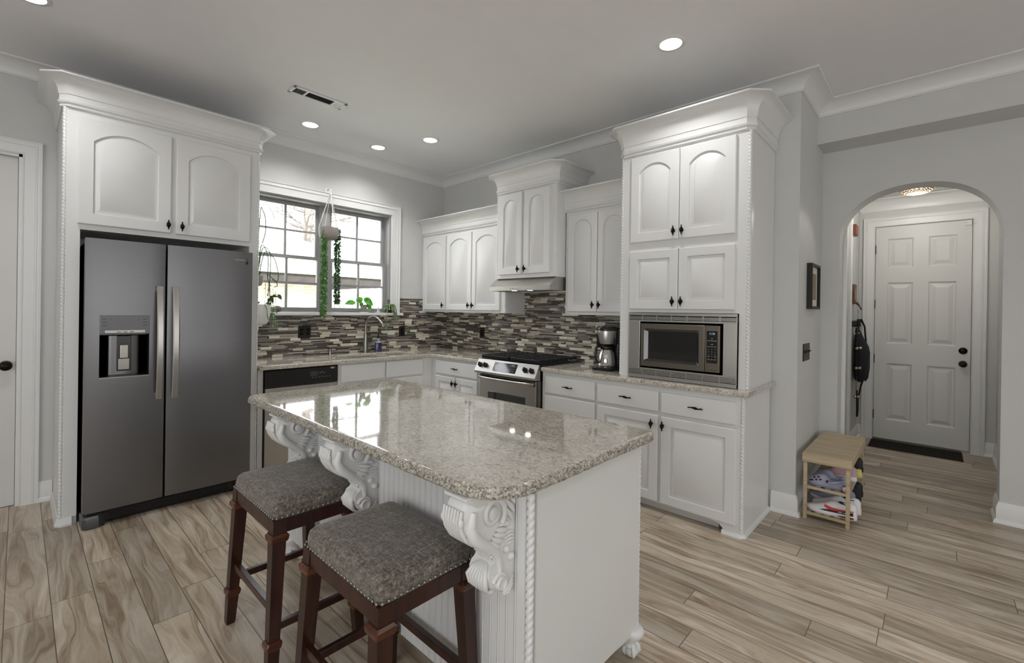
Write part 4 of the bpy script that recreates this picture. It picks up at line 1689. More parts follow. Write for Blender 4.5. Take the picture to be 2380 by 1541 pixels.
def corbel(yc, parent, hw=.043):
    """frame: p = projection out from the beadboard (-X), y sideways, z up"""
    G = lambda p, y, z: (IX0 - p, yc + y, z)
    # side outline: top plate, bulging upper scroll, waist, lower scroll
    front = [(.012, .868), (.195, .868), (.205, .850), (.210, .822), (.203, .792), (.186, .764), (.160, .742), (.132, .726), (.108, .708), (.088, .686), (.080, .664),
             (.088, .648), (.104, .640), (.112, .626), (.110, .606), (.098, .588), (.080, .574), (.060, .566), (.046, .556), (.030, .545), (.012, .540)]
    core = MB(G)
    n = len(front)
    loops = []
    for y, ins in ((-hw, .010), (-hw + .007, .003), (-hw + .014, 0), (hw - .014, 0), (hw - .007, .003), (hw, .010)):
        lp = []
        for (p, z) in front:
            cx_, cz_ = .07, .72
            dx, dz = p - cx_, z - cz_
            L_ = math.hypot(dx, dz)
            k = (L_ - ins) / L_
            lp.append((max(.0, cx_ + dx * k) if p > .02 else 0.0, y, cz_ + dz * k))
        loops.append(lp)
    core.loops(loops)
    o = core.build('corbel', 'cab', parent, smooth=50)
    pr = MB(G)
    # top abacus with sloping nose
    pr.prism([(.0, .884), (.205, .884), (.205, .876), (.160, .846), (.150, .846), (.0, .860)], 'b', -hw - .004, hw + .004, .002, 1)
    pr.build('abacus', 'cab', o)
    # carving
    c = MB(G)
    for sgn in (-1, 1):
        ys = sgn * (hw + .0035)
        sp = spiral(.098, .812, .050, .012, -2.3, -1.28, 34)
        c.tube([(p, ys, z) for p, z in sp], [.0098 - .003 * i / 34 for i in range(35)], 8)
        c.ball((.098, ys - sgn * .002, .812), .024, 14, 8, (1, .50, 1))
        # broad S band from the big volute down to the small one
        band = [(.172, .838), (.184, .800), (.172, .768), (.146, .744), (.116, .722), (.088, .700), (.070, .672), (.064, .640), (.070, .612)]
        c.tube([(p, ys - sgn * .004, z) for p, z in band], [.010, .016, .019, .018, .016, .013, .011, .009, .006], 10)
        # lower scroll
        sp = spiral(.066, .600, .030, .010, .3, 1.0, 22)
        c.tube([(p, ys, z) for p, z in sp], .0068, 8)
        c.lathe([(.020, -.010 * sgn), (.021, .006 * sgn), (.017, .013 * sgn), (.015, .010 * sgn)], .066, .600, 18, 'b', ys)
        # fan of acanthus fronds against the wall side
        fr = [((.050, .858), (.018, .842), (.006, .816)), ((.054, .842), (.026, .820), (.008, .790)), ((.060, .822), (.034, .800), (.014, .768)), ((.072, .768), (.046, .776), (.024, .756)),
              ((.088, .762), (.062, .752), (.038, .748)), ((.096, .752), (.072, .738), (.046, .736)), ((.104, .744), (.080, .724), (.056, .720)), ((.110, .736), (.088, .712), (.066, .702))]
        for tri in fr:
            a_, b_, d_ = tri
            pts = []
            for i in range(9):
                s_ = i / 8
                p = (1 - s_) ** 2 * a_[0] + 2 * s_ * (1 - s_) * b_[0] + s_ * s_ * d_[0]
                z = (1 - s_) ** 2 * a_[1] + 2 * s_ * (1 - s_) * b_[1] + s_ * s_ * d_[1]
                pts.append((p, ys - sgn * .0010, z))
            c.tube(pts, [.003, .0055, .0075, .0088, .0092, .009, .0080, .006, .003], 8)
        for (p, z, r_) in ((.042, .690, .0125), (.022, .662, .0135)):
            c.ball((p, ys - sgn * .002, z), r_, 12, 8)
        for k in range(4):
            zz = .732 - k * .011
            c.tube([(.052 - k * .004, ys - sgn * .003, zz), (.028, ys - sgn * .002, zz + .006), (.006, ys - sgn * .003, zz + .001)], [.003, .0058, .0028], 8)
        for k in range(3):
            c.tube([(.05, ys - sgn * .003, .556 - k * .002 + .004), (.03, ys - sgn * .002, .574 - k * .010), (.008, ys - sgn * .003, .598 - k * .012)], [.003, .0055, .0025], 8)
        # bead row down the front corner
        path_ = [(.176, .772), (.165, .757), (.152, .745), (.139, .736), (.127, .727), (.115, .717), (.104, .706), (.095, .694), (.089, .682)]
        for i, (p, z) in enumerate(path_):
            c.ball((p + .002, sgn * (hw - .010), z), .0088 - .0003 * i, 10, 6)
    # leaf ribs on the nose
    for k in range(-3, 4):
        yy = k * .0125
        pts = []
        for (p, z) in front[2:11]:
            pts.append((p + .0055, yy * (1 - .35 * ((.868 - z) / .2)), z))
        c.tube(pts, [.0045, .0062, .0066, .0066, .0064, .0060, .0054, .0048, .0035], 8)
        if abs(k) in (1, 3):
            c.ball((.214, yy, .818), .0085, 8, 6, (1, .9, 1.6))
    # shell at the lower scroll
    for k in range(-3, 4):
        yy = k * .0105
        c.tube([(.084, yy * .3, .652), (.108, yy * .8, .640), (.119, yy * 1.15, .618), (.113, yy * 1.05, .594), (.096, yy * .6, .574), (.07, yy * .2, .562)], [.003, .0068, .0082, .0078, .006, .003], 8)
    c.ball((.062, 0, .560), .016, 12, 8, (1.1, 1.2, .9))
    c.build('carving', 'cab', o, smooth=60)
    pl = MB(G)
    pl.prism([(.0, .560), (.045, .566), (.040, .552), (.028, .544), (.0, .540)], 'b', -hw + .004, hw - .004)
    pl.build('foot_block', 'cab', o)
    return o


for yc in (-3.668, -2.892, -2.318):
    corbel(yc, t)

# ---- island top with rounded corners and rough chiselled edge
mb = MB()
TX0, TX1, TY0, TY1 = -2.853, -1.915, -3.826, -1.893
def top_loop(ins, z):
    pts = []
    for (x, y, r, a0) in ((TX1, TY1, .045, 0), (TX0, TY1, .075, 90), (TX0, TY0, .155, 180), (TX1, TY0, .05, 270)):
        sx = 1 if x > -2.4 else -1
        sy = 1 if y > -3 else -1
        cx_, cy_ = x - sx * r, y - sy * r
        rr = max(.001, r - ins)
        if a0 == 90:
            for k in range(11):
                th = math.radians(a0 + 9 * k)
                pts.append((cx_ + rr * math.cos(th), cy_ + rr * math.sin(th), z))
        else:
            for k in range(11):
                th = math.radians(a0 + 9 * k)
                pts.append((cx_ + rr * math.cos(th), cy_ + rr * math.sin(th), z))
    # subdivide the straight runs for the chiselled edge
    out = []
    n = len(pts)
    for i in range(n):
        p, q = Vector(pts[i]), Vector(pts[(i + 1) % n])
        m_ = max(1, int(round((q - p).length / .012)))
        for k in range(m_):
            out.append(tuple(p + (q - p) * k / m_))
    return out
base_loop = top_loop(0, 0)
N = len(base_loop)
def resample(lp):
    """exactly N points, index-matched to the base loop by angle of insertion"""
    return lp
def edge_ring(ins, z, amp):
    out = []
    for i, p in enumerate(base_loop):
        p = Vector((p[0], p[1], 0))
        a, b = Vector(base_loop[i - 1]), Vector(base_loop[(i + 1) % N])
        tg_ = (b - a)
        tg_.z = 0
        tg_.normalize()
        nr = Vector((-tg_.y, tg_.x, 0))          # loop is counter-clockwise: left of travel is inwards
        d_ = ins + amp * (noise.noise(Vector((p.x * 55, p.y * 55, z * 160))) + .4 * noise.noise(Vector((p.x * 140, p.y * 140, z * 300))))
        q = p + nr * d_
        out.append((q.x, q.y, z + amp * .4 * noise.noise(Vector((p.x * 70 + 9, p.y * 70, z * 90)))))
    return out
rings = [edge_ring(.045, .8842, 0), edge_ring(.012, .8842, .001), edge_ring(.004, .887, .0035), edge_ring(.001, .893, .0045), edge_ring(.002, .899, .0045), edge_ring(.0035, .905, .0045), edge_ring(.003, .910, .0035), edge_ring(.006, .9155, .0025), edge_ring(.011, .9195, .0008), edge_ring(.016, .9205, 0), edge_ring(.024, .9205, 0), edge_ring(.040, .9205, 0)]
mb.loops(rings)
o = mb.build('island_countertop', 'granite', smooth=70)
wnm = o.modifiers.new('weighted_normals', 'WEIGHTED_NORMAL')
wnm.keep_sharp = True
o.data.materials.append(MT['granite_edge'])
for p_ in o.data.polygons:
    if abs(p_.normal.z) < .8 and .884 < p_.center.z < .919:
        p_.material_index = 1
tag(o, 'thick polished granite top with a rough chiselled edge resting on the kitchen island', 'countertop')


# ================================================================= STOOLS
def make_stool(loc, label):
    root = thing('counter_stool', label, 'stool', loc, 'stools at the island')
    ox, oy = loc[0], loc[1]
    G = lambda a, b, c: (ox + a, oy + b, c)
    hx, hy = .170, .236          # half size of the seat
    ZS = .598
    # padded seat: rounded cushion
    mb = MB(G)
    prof = [(.985, ZS + .0), (.995, ZS + .004), (1.0, ZS + .016), (.996, ZS + .034), (.975, ZS + .052), (.92, ZS + .064), (.80, ZS + .071), (.6, ZS + .075), (.35, ZS + .077)]
    loops = []
    for k, z in prof:
        lp = []
        for i in range(64):
            th = 2 * PI * i / 64
            e = 2 / (14 if k > .9 else 8)
            c_, s_ = math.cos(th), math.sin(th)
            x = math.copysign(abs(c_) ** e, c_) * hx * k
            y = math.copysign(abs(s_) ** e, s_) * hy * k
            dz = .0015 * noise.noise(Vector((x * 30, y * 30, z * 10 + ox)))
            lp.append((x, y, z + dz))
        loops.append(lp)
    mb.loops(loops)
    seat = mb.build('seat', 'tweed', root, smooth=60)
    mb = MB(G)
    for i in range(24):
        for sx in (-1, 1):
            y = -hy + .012 + (2 * hy - .024) * i / 23
            mb.ball((sx * (hx + .0005), y, ZS + .008), .0058, 8, 6, (.6, 1, 1))
    for i in range(17):
        for sy in (-1, 1):
            x = -hx + .012 + (2 * hx - .024) * i / 16
            mb.ball((x, sy * (hy + .0005), ZS + .008), .0058, 8, 6, (1, .6, 1))
    mb.build('nailhead_trim', 'nickel', seat, smooth=60)
    # apron
    mb = MB(G)
    z0, z1 = .545, ZS
    for sx in (-1, 1):
        mb.box(sx * (hx - .012) - .011, sx * (hx - .012) + .011, -hy + .03, hy - .03, z0, z1, .002)
    for sy in (-1, 1):
        mb.box(-hx + .03, hx - .03, sy * (hy - .012) - .011, sy * (hy - .012) + .011, z0, z1, .002)
    mb.build('apron', 'mahogany', root)

    def legc(sx, sy, z):
        """leg centre at height z: splays outwards below the apron"""
        k = max(0, (.598 - z) / .598)
        return (sx * (hx - .024 + .030 * k), sy * (hy - .024 + .030 * k))
    for sx in (-1, 1):
        for sy in (-1, 1):
            mb = MB(G)
            loops = []
            for z, h in ((.0, .0155), (.012, .0175), (.10, .0200), (.135, .0210), (.15, .0195), (.20, .0205), (.53, .0245), (ZS, .0240)):
                cx_, cy_ = legc(sx, sy, z)
                loops.append([(cx_ - h, cy_ - h, z), (cx_ + h, cy_ - h, z), (cx_ + h, cy_ + h, z), (cx_ - h, cy_ + h, z)])
            mb.loops(loops)
            lg = mb.build('leg', 'mahogany', root)
            for zc, hh, nm in ((.530, .0335, 0), (.142, .0275, 1)):
                mb = MB(G)
                cx_, cy_ = legc(sx, sy, zc)
                L = []
                for dz, q in ((-.018, .78), (-.012, .92), (-.008, .96), (.000, 1.0), (.008, 1.0), (.012, .9), (.016, .80)):
                    h = hh * q
                    r_ = .004
                    L.append([(cx_ - h + r_, cy_ - h, zc + dz), (cx_ + h - r_, cy_ - h, zc + dz), (cx_ + h, cy_ - h + r_, zc + dz), (cx_ + h, cy_ + h - r_, zc + dz), (cx_ + h - r_, cy_ + h, zc + dz), (cx_ - h + r_, cy_ + h, zc + dz), (cx_ - h, cy_ + h - r_, zc + dz), (cx_ - h, cy_ - h + r_, zc + dz)])
                mb.loops(L)
                mb.build('collar', 'collar', lg)
    for sx, z in ((-1, .262), (1, .235)):
        a, b = legc(sx, -1, z), legc(sx, 1, z)
        mb = MB(G)
        mb.box(a[0] - .011, a[0] + .011, a[1] + .015, b[1] - .015, z - .014, z + .014, .002)
        mb.build('stretcher', 'mahogany', root)
    for sy, z in ((-1, .20), (1, .20)):
        a, b = legc(-1, sy, z), legc(1, sy, z)
        mb = MB(G)
        mb.box(a[0] + .015, b[0] - .015, a[1] - .010, a[1] + .010, z - .014, z + .014, .002)
        mb.build('stretcher', 'mahogany', root)
    return root


st1 = make_stool((-2.856, -3.328, 0), 'dark wood stool with grey tweed seat nearest the camera, between two corbels')
st2 = copy_tree(st1)
st2.location = (-2.862, -2.606, 0)
st2['label'] = 'dark wood stool with grey tweed seat farther back, closer to the refrigerator'

# ================================================================= CEILING FIXTURES
def can(x, y, label):
    t = thing('recessed_light', label, 'ceiling light', (x, y, H), 'recessed ceiling lights')
    mb = MB()
    pr = [(.062, -.001), (.066, -.007), (.084, -.005), (.088, -.001)]
    L = []
    for r, h in pr:
        L.append([(x + r * math.cos(2 * PI * i / 36), y + r * math.sin(2 * PI * i / 36), H + h) for i in range(36)])
    mb.loops(L, False, False)
    mb.build('trim_ring', 'trim', t, smooth=50)
    MB().lathe([(.063, -.0045), (.063, -.0015)], x, y, 32, 'c', H).build('diffuser', 'lamp_can', t)
    l = bpy.data.lights.new('ceiling_spot', 'SPOT')
    l.energy = 42
    l.spot_size = 2.45
    l.spot_blend = .9
    l.shadow_soft_size = .06
    l.color = (1, .985, .96)
    o = bpy.data.objects.new('ceiling_spot', l)
    COL.objects.link(o)
    o.location = (x, y, H - .012)
    return t


can(-.985, -3.436, 'large recessed ceiling light near the tall microwave cabinet, nearest on the right')
can(-1.916, -.486, 'recessed ceiling light over the window, left of the other two by the sink')
can(-1.204, -.439, 'recessed ceiling light over the sink, middle of the back three')
can(-.978, -1.012, 'recessed ceiling light in front of the range hood')
can(-3.66, -1.06, 'recessed ceiling light cut by the top edge at far left')
# supply vent
t = thing('ceiling_vent', 'white rectangular ceiling air vent with dark louvre slots', 'vent', (-2.10, -1.063, H))
vx0, vx1, vy0, vy1 = -2.310, -1.892, -1.128, -1.003
mb = MB()
z = H - .010
mb.box(vx0, vx1, vy0, vy0 + .018, z, H - .0005, .002).box(vx0, vx1, vy1 - .018, vy1, z, H - .0005, .002)
mb.box(vx0, vx0 + .022, vy0, vy1, z, H - .0005, .002).box(vx1 - .022, vx1, vy0, vy1, z, H - .0005, .002)
mb.box(-2.206, -2.194, vy0 + .015, vy1 - .015, z, H - .001).box(-1.990, -1.978, vy0 + .015, vy1 - .015, z, H - .001)
mb.build('frame', 'trim', t)
MB().box(vx0 + .015, vx1 - .015, vy0 + .015, vy1 - .015, H - .0022, H - .0006).build('backing', 'matte_black', t)
MT['louvre'] = plain('louvre_dark_grey', (60, 60, 58), .5)  # dark grey on two louvre sections; the third is trim white
mb = MB()
for i in range(7):
    yy = vy0 + .022 + i * .0125
    mb.prism([(yy, H - .007), (yy + .004, H - .003), (yy + .0048, H - .0034), (yy + .0008, H - .0076)], 'a', -2.194, -1.990)
for i in range(5):
    xx = -2.280 + i * .0150
    mb.box(xx, xx + .0035, vy0 + .018, vy1 - .018, H - .008, H - .003)
mb.build('louvre', 'louvre', t)
mb = MB()
for i in range(6):
    xx = -1.976 + i * .0100
    mb.box(xx, xx + .0075, vy0 + .018, vy1 - .018, H - .008, H - .003)
mb.build('louvre', 'trim', t)

# foyer beaded flush light
t = thing('beaded_ceiling_light', 'flush ceiling light draped with glossy beads seen through the top of the arch', 'ceiling light', (1.9, -4.5, FZ))
lx, ly = 1.98, -4.51
MT['warm'] = emit('warm_bulb', (255, 236, 205), 2.2)
MT['bead_glass'] = plain('beads', (176, 150, 118), .10, .0, coat=1.0)
MB().lathe([(.19, -.002), (.19, -.03), (.185, -.035)], lx, ly, 32, 'c', FZ).build('canopy', 'gold', t, smooth=40)
MB().lathe([(.04, -.035), (.07, -.06), (.075, -.09), (.05, -.12), (.01, -.13)], lx, ly, 20, 'c', FZ).build('bulb', 'warm', t, smooth=50)
mb = MB()
for k in range(22):
    a = 2 * PI * k / 22
    for i in range(11):
        s_ = i / 10
        r = .185 * (1 - s_) ** .7 + .012
        z = FZ - .035 - .135 * math.sin(s_ * PI / 2)
        mb.ball((lx + r * math.cos(a + .25 * s_), ly + r * math.sin(a + .25 * s_), z), .0115, 8, 5)
mb.build('bead_strand', 'bead_glass', t, smooth=60)
l = bpy.data.lights.new('foyer_bulb', 'POINT')
l.energy = 17
l.color = (1, .95, .87)
l.shadow_soft_size = .08
o = bpy.data.objects.new('foyer_bulb', l)
COL.objects.link(o)
o.location = (lx, ly, FZ - .20)

# ================================================================= RETURN WALL: picture frame, switch
FR2 = lambda u, d, z: (u, YC - d, z)
t = thing('picture_frame', 'small black picture frame with cream mat on the grey return wall beside the arch', 'picture')
pu0, pu1, pz0, pz1 = .275, .600, 1.447, 1.787
mb = MB(FR2)
for (a, b, c, e) in ((pu0, pu0 + .020, pz0, pz1), (pu1 - .020, pu1, pz0, pz1), (pu0 + .02, pu1 - .02, pz0, pz0 + .02), (pu0 + .02, pu1 - .02, pz1 - .02, pz1)):
    mb.box(a, b, 0, .036, c, e, .001)
mb.build('frame', 'matte_black', t)
MT['mat_board'] = plain('cream_mat_board', (214, 212, 204), .8)
MT['burlap'] = plain('tan_linen', (146, 134, 112), .9, var=.25, scale=120)
MB(FR2).box(pu0 + .02, pu1 - .02, .004, .016, pz0 + .02, pz1 - .02).build('mat', 'mat_board', t)
MB(FR2).box(pu0 + .07, pu1 - .07, .016, .018, pz0 + .07, pz1 - .07).build('print', 'burlap', t)
t = thing('light_switch', 'dark bronze double light switch plate on the grey return wall', 'switch')
MB(FR2).box(.175, .395, 0, .006, 1.063, 1.190, .002).build('plate', 'bronze', t)
for uu in (.235, .335):
    MB(FR2).prism([(.006, 1.118), (.024, 1.134), (.024, 1.140), (.006, 1.136)], 'a', uu - .005, uu + .005).build('toggle', 'matte_black', t)

# ================================================================= SHOE BENCH AND SHOES
t = thing('shoe_bench', 'pale birch shoe bench with two slatted shelves against the grey return wall', 'bench', (.4, -4.12, 0))
bx0, bx1, by0, by1 = -.005, .80, -3.982, -4.262
MB().box(bx0, bx1, by1, by0, .392, .452, .006).build('seat', 'birch', t)
for x in (bx0 + .012, bx1 - .034):
    for y in (by0 - .030, by1 + .010):
        MB().box(x, x + .022, y, y + .022, 0, .393, .002).build('leg', 'birch', t)
for zt in (.228, .050):
    for xr in (bx0 + .012, bx1 - .028):
        MB().box(xr, xr + .016, by1 + .032, by0 - .030, zt - .018, zt, .002).build('rail', 'birch', t)
    mb = MB()
    n = 5
    wy = (by0 - by1 - .02) / (n * 1.72)
    for i in range(n):
        y = by1 + .012 + i * wy * 1.80
        mb.box(bx0 + .028, bx1 - .028, y, y + wy, zt - .012, zt - .001, .002)
    mb.build('shelf_slats', 'birch', t)

MT['shoe_white'] = plain('white_leather', (226, 226, 230), .45)
MT['shoe_grey'] = plain('grey_knit', (150, 154, 168), .7, var=.2, scale=40)
MT['croc'] = plain('pale_blue_foam', (156, 160, 184), .55)
MT['red'] = plain('red_rubber', (196, 34, 28), .35)
MT['maroon'] = plain('clear_red_sole', (120, 44, 40), .25)
MT['navy'] = plain('navy_fabric', (34, 36, 52), .8)
MT['purple'] = plain('dusty_purple', (78, 78, 118), .7)
MT['yellow'] = plain('pale_yellow_foam', (206, 208, 122), .5)
MT['pinkish'] = plain('faded_pink_fabric', (196, 160, 164), .8)


def shoe_frame(x, yt, z, ang, L_):
    """a: from heel (0) to toe (1) times length, b: sideways, c: up"""
    ca, sa = math.cos(ang), math.sin(ang)
    return lambda a, b, c: (x + a * ca - b * sa, yt + a * sa + b * ca, z + c)


def shoe(kind, x, y, z, ang, L_, mats, label, name='sneaker', pitch=0.0, grp=None):
    """heel at (x, y), pointing along ang"""
    t = thing(name, label, 'shoe', (x, y, z), grp)
    G0 = shoe_frame(x, y, z, ang, L_)
    cp_, sp_ = math.cos(pitch), math.sin(pitch)
    G = lambda a, b, c: G0(a * cp_ - c * sp_, b, a * sp_ + c * cp_)
    half = lambda s_: L_ * (.115 + .045 * math.sin(max(0, s_) * PI * .95) + .03 * math.exp(-((s_ - .72) / .2) ** 2)) * (1 - max(0, (s_ - .86) / .14) ** 2.2 * .62) * (1 - max(0, (.08 - s_) / .08) ** 2 * .45)
    n = 22
    # sole
    def ringset(zf, ins, z_of):
        pts = []
        for i in range(n + 1):
            s_ = i / n
            pts.append((L_ * s_, (half(s_) - ins), z_of(s_)))
        for i in range(n, -1, -1):
            s_ = i / n
            pts.append((L_ * s_, -(half(s_) - ins), z_of(s_)))
        return pts
    heel = .034 if kind == 'sneaker' else .024
    toe_up = lambda s_: .012 * max(0, (s_ - .75) / .25) ** 2
    ztop = lambda s_: heel - .012 * s_ + toe_up(s_) * .8
    mb = MB(G)
    mb.loops([ringset(0, .006, toe_up), ringset(0, .001, lambda s_: toe_up(s_) + .008), ringset(0, -.002, lambda s_: toe_up(s_) + .016), ringset(0, .002, ztop)])
    mb.build('sole', mats[1], t, smooth=50)
    # upper: lofted cross-sections along the length
    mb = MB(G)
    loops = []
    hgt = {'sneaker': [(0, .075), (.04, .092), (.12, .098), (.22, .088), (.32, .082), (.42, .090), (.52, .082), (.64, .064), (.78, .048), (.90, .038), (.97, .028), (1.0, .020)],
           'clog': [(0, .045), (.04, .050), (.12, .046), (.25, .044), (.34, .050), (.42, .072), (.52, .082), (.64, .078), (.78, .062), (.90, .044), (.97, .032), (1.0, .022)]}['clog' if kind == 'clog' else 'sneaker']
    for s_, h in hgt:
        w_ = half(min(max(s_, .02), .985)) * (.95 if 0 < s_ < 1 else .7)
        z0 = ztop(s_) - .006
        lp = []
        m_ = 14
        for j in range(m_ + 1):
            th = PI * j / m_
            c_, q = math.cos(th), math.sin(th)
            wid = w_ * math.copysign(abs(c_) ** .75, c_)
            lp.append((L_ * s_ * .985 + .003, wid * (1 - .35 * q if s_ < .45 else 1 - .15 * q), z0 + (h - z0 + .006) * q ** .8))
        loops.append(lp)
    mb.loops(loops)
    up = mb.build('upper', mats[0], t, smooth=70)
    # opening
    mb = MB(G)
    a0, a1 = (.05, .36) if kind == 'sneaker' else (.05, .40)
    zc = .0905 if kind == 'sneaker' else .050
    L2 = []
    for k, (sc_, dz) in enumerate(((1.0, 0.0), (.86, .004), (.72, -.004))):
        L2.append([(L_ * ((a0 + a1) / 2 + (a1 - a0) / 2 * math.cos(2 * PI * i / 20) * sc_), L_ * .075 * math.sin(2 * PI * i / 20) * sc_, zc + dz + .004 * math.cos(4 * PI * i / 20)) for i in range(20)])
    mb.loops(L2)
    mb.build('collar', mats[2], up, smooth=60)
    if kind == 'sneaker':
        mb = MB(G)
        for i in range(6):
            s_ = .44 + i * .045
            zz = .093 - i * .0068
            mb.tube([(L_ * s_, -.020, zz - .006), (L_ * (s_ + .006), 0, zz + .001), (L_ * s_, .020, zz - .006)], .0032, 6)
        mb.build('lace', mats[3], up, smooth=60)
    return t, G, half


# bottom shelf: white sneaker with red swoosh, toe at the wall
zb = .050
s1, G1, hf = shoe('sneaker', .080, -4.285, zb, PI / 2, .285, ('shoe_white', 'shoe_white', 'matte_black', 'shoe_white'), 'white sneaker with red curved stripe and black panel on the bottom shelf of the bench')
L_ = .285
mb = MB(G1)          # black side panel
def side(s_, z, off=.0035):
    w_ = hf(s_) * .95
    return (L_ * s_, w_ * (1 - .10 * max(0, (z - .03) / .05)) + off, z)
def strip(mb, top, bot, off):
    a = [side(s_, z, off) for s_, z in top]
    b = [side(s_, z, off) for s_, z in bot]
    A_ = [mb.v(*p) for p in a]
    B_ = [mb.v(*p) for p in b]
    for i in range(len(A_) - 1):
        mb.bm.faces.new([A_[i], A_[i + 1], B_[i + 1], B_[i]])
strip(mb, [(.06, .050), (.15, .052), (.30, .050), (.45, .046), (.60, .040), (.70, .034)], [(.06, .030), (.15, .030), (.30, .030), (.45, .030), (.60, .030), (.70, .032)], .0040)
mb.build('side_panel', 'matte_black', s1)
mb = MB(G1)          # curved check-shaped stripe
strip(mb, [(.05, .062), (.20, .060), (.34, .058), (.45, .060), (.54, .066), (.60, .074), (.585, .078)], [(.05, .056), (.20, .052), (.34, .046), (.45, .043), (.54, .046), (.615, .058), (.60, .078)], .0060)
mb.build('swoosh', 'red', s1)
mb = MB(G1)
strip(mb, [(.05, .020), (.15, .021), (.28, .019), (.36, .016)], [(.05, .008), (.15, .008), (.28, .009), (.36, .014)], .0060)
mb.build('air_window', 'maroon', s1)
c_ = text_obj('lettering', 'AIR MAX', .016, lambda a, b, c: (.080 - hf(.2) * .95 - .0068, -4.285 + (L_ - a), zb + c), 0, 0, 0, 'shoe_white', s1)
E_ = Matrix(((0, 0, -1), (-1, 0, 0), (0, 1, 0))).to_4x4()
E_.translation = Vector((.080 - hf(.2) * .95 - .0078, -4.285 + L_ * .235, zb + .039))
c_.matrix_basis = E_
shoe('sneaker', .205, -4.295, zb, PI / 2, .280, ('shoe_white', 'shoe_white', 'matte_black', 'shoe_white'), 'second white sneaker right behind the red striped one on the bottom shelf')
shoe('sneaker', .345, -4.250, zb, PI / 2, .270, ('shoe_grey', 'shoe_white', 'navy', 'navy'), 'grey knit sneaker on the bottom shelf behind the white pair')
shoe('sneaker', .470, -4.268, zb, PI / 2, .262, ('navy', 'matte_black', 'purple', 'purple'), 'navy shoe with purple lining farther back on the bottom shelf')
shoe('sneaker', .600, -4.268, zb, PI / 2, .262, ('matte_black', 'matte_black', 'purple', 'purple'), 'black sneaker at the far end of the bottom shelf')
# middle shelf
zb2 = .228
s2, G2, hf2 = shoe('clog', .075, -4.205, zb2, PI / 2, .200, ('croc', 'croc', 'croc', 'croc'), 'pale blue-grey foam clog with holes on the upper shelf of the bench', 'clog')
mb = MB(G2)
for (s_, z) in ((.60, .050), (.72, .044), (.84, .036), (.66, .064), (.78, .056), (.90, .032)):
    mb.ball((.2 * s_, hf2(s_) * (.96 if z < .055 else .80) - .001, z), .0062, 8, 6, (1, .5, 1))
mb.build('vent_hole', 'matte_black', s2)
mb = MB(G2)
mb.tube([(.2 * .38, .034, .040), (.2 * .2, .040, .050), (.02, .034, .056), (-.004, .0, .058), (.02, -.034, .056), (.2 * .38, -.034, .040)], .0085, 8)
mb.lathe([(.010, 0), (.010, .004), (.006, .005)], .2 * .40, .045, 14, 'b', hf2(.4) - .002)
mb.build('strap', 'croc', s2, smooth=60)
MB(G2).lathe([(.009, 0), (.009, .003)], .2 * .40, .046, 14, 'b', hf2(.4) + .003).build('rivet', 'matte_black', s2)
shoe('clog', .195, -4.215, zb2, PI / 2, .200, ('croc', 'croc', 'croc', 'croc'), 'second pale blue-grey clog directly behind the first on the upper shelf', 'clog')
shoe('sneaker', .340, -4.255, zb2, PI / 2, .225, ('pinkish', 'shoe_white', 'matte_black', 'shoe_white'), 'faded pink and black shoe on the upper shelf behind the clogs')
shoe('clog', .475, -4.272, zb2, PI / 2, .215, ('yellow', 'yellow', 'yellow', 'yellow'), 'pale yellow slipper sticking out under the bench seat', 'slipper')
shoe('sneaker', .625, -4.265, zb2, PI / 2, .230, ('matte_black', 'matte_black', 'navy', 'navy'), 'black shoe at the far end of the upper shelf')
t = thing('striped_ball', 'small red and white striped ball on the upper shelf beside the clog heel', 'ball')
mb = MB()
mb.ball((.038, -4.226, zb2 + .019), .0195, 18, 12)
mb.build('ball', 'shoe_white', t, smooth=70)
mb = MB()
for dz, m_ in ((-.007, 0), (.004, 0)):
    r = math.sqrt(.0195 ** 2 - dz ** 2) + .0005
    mb.loops([[(.038 + (r) * math.cos(2 * PI * i / 20), -4.226 + (r) * math.sin(2 * PI * i / 20), zb2 + .019 + dz + q + .0025 * math.sin(4 * PI * i / 20)) for i in range(20)] for q in (-.0018, .0018)], False, False)
mb.build('stripe', 'red', t)

# ================================================================= FOYER THINGS
t = thing('door_mat', 'narrow dark ribbed mat lying at the foot of the front door', 'mat')
mb = MB()
mb.box(2.53, 2.905, -4.868, -4.130, .0005, .010, .003)
for i in range(24):
    x = 2.545 + i * .0150
    mb.box(x, x + .006, -4.860, -4.138, .009, .0125)
MT['mat_dark'] = plain('dark_mat', (44, 38, 33), .9, var=.2, scale=80)
mb.build('mat', 'mat_dark', t)

t = thing('door_chime', 'small red-brown box high on the left foyer wall', 'box')
MT['redbrown'] = plain('red_brown_plastic', (112, 58, 44), .5)
MB(FL).box(2.14, 2.30, 0, .055, 2.235, 2.345, .006).build('body', 'redbrown', t)
MB(FL).box(2.30, 2.312, .006, .050, 2.24, 2.34, .003).build('speaker', 'nickel', t)

t = thing('hook_rack', 'dark wall rack with black hooks on the left foyer wall', 'rack')
MB(FL).box(2.17, 2.80, 0, .018, 1.285, 1.345, .003).build('board', 'matte_black', t)
for uu in (2.30, 2.42, 2.54, 2.68):
    mb = MB(FL)
    mb.tube([(uu, .016, 1.33), (uu, .045, 1.325), (uu, .062, 1.34), (uu, .058, 1.365)], .006, 8)
    mb.tube([(uu, .016, 1.31), (uu, .030, 1.285), (uu, .046, 1.285), (uu, .050, 1.305)], .005, 8)
    mb.build('hook', 'matte_black', t, smooth=60)
t = thing('wooden_key_holder', 'small brown wooden plaque with little light letters above the hook rack', 'plaque')
MT['brown'] = make_wood('brown_stained_wood', (70, 46, 28), (102, 72, 46), (134, 98, 64), .5, 'Z')
MB(FL).box(2.40, 2.56, 0, .022, 1.53, 1.74, .003).build('board', 'brown', t)
mb = MB(FL)
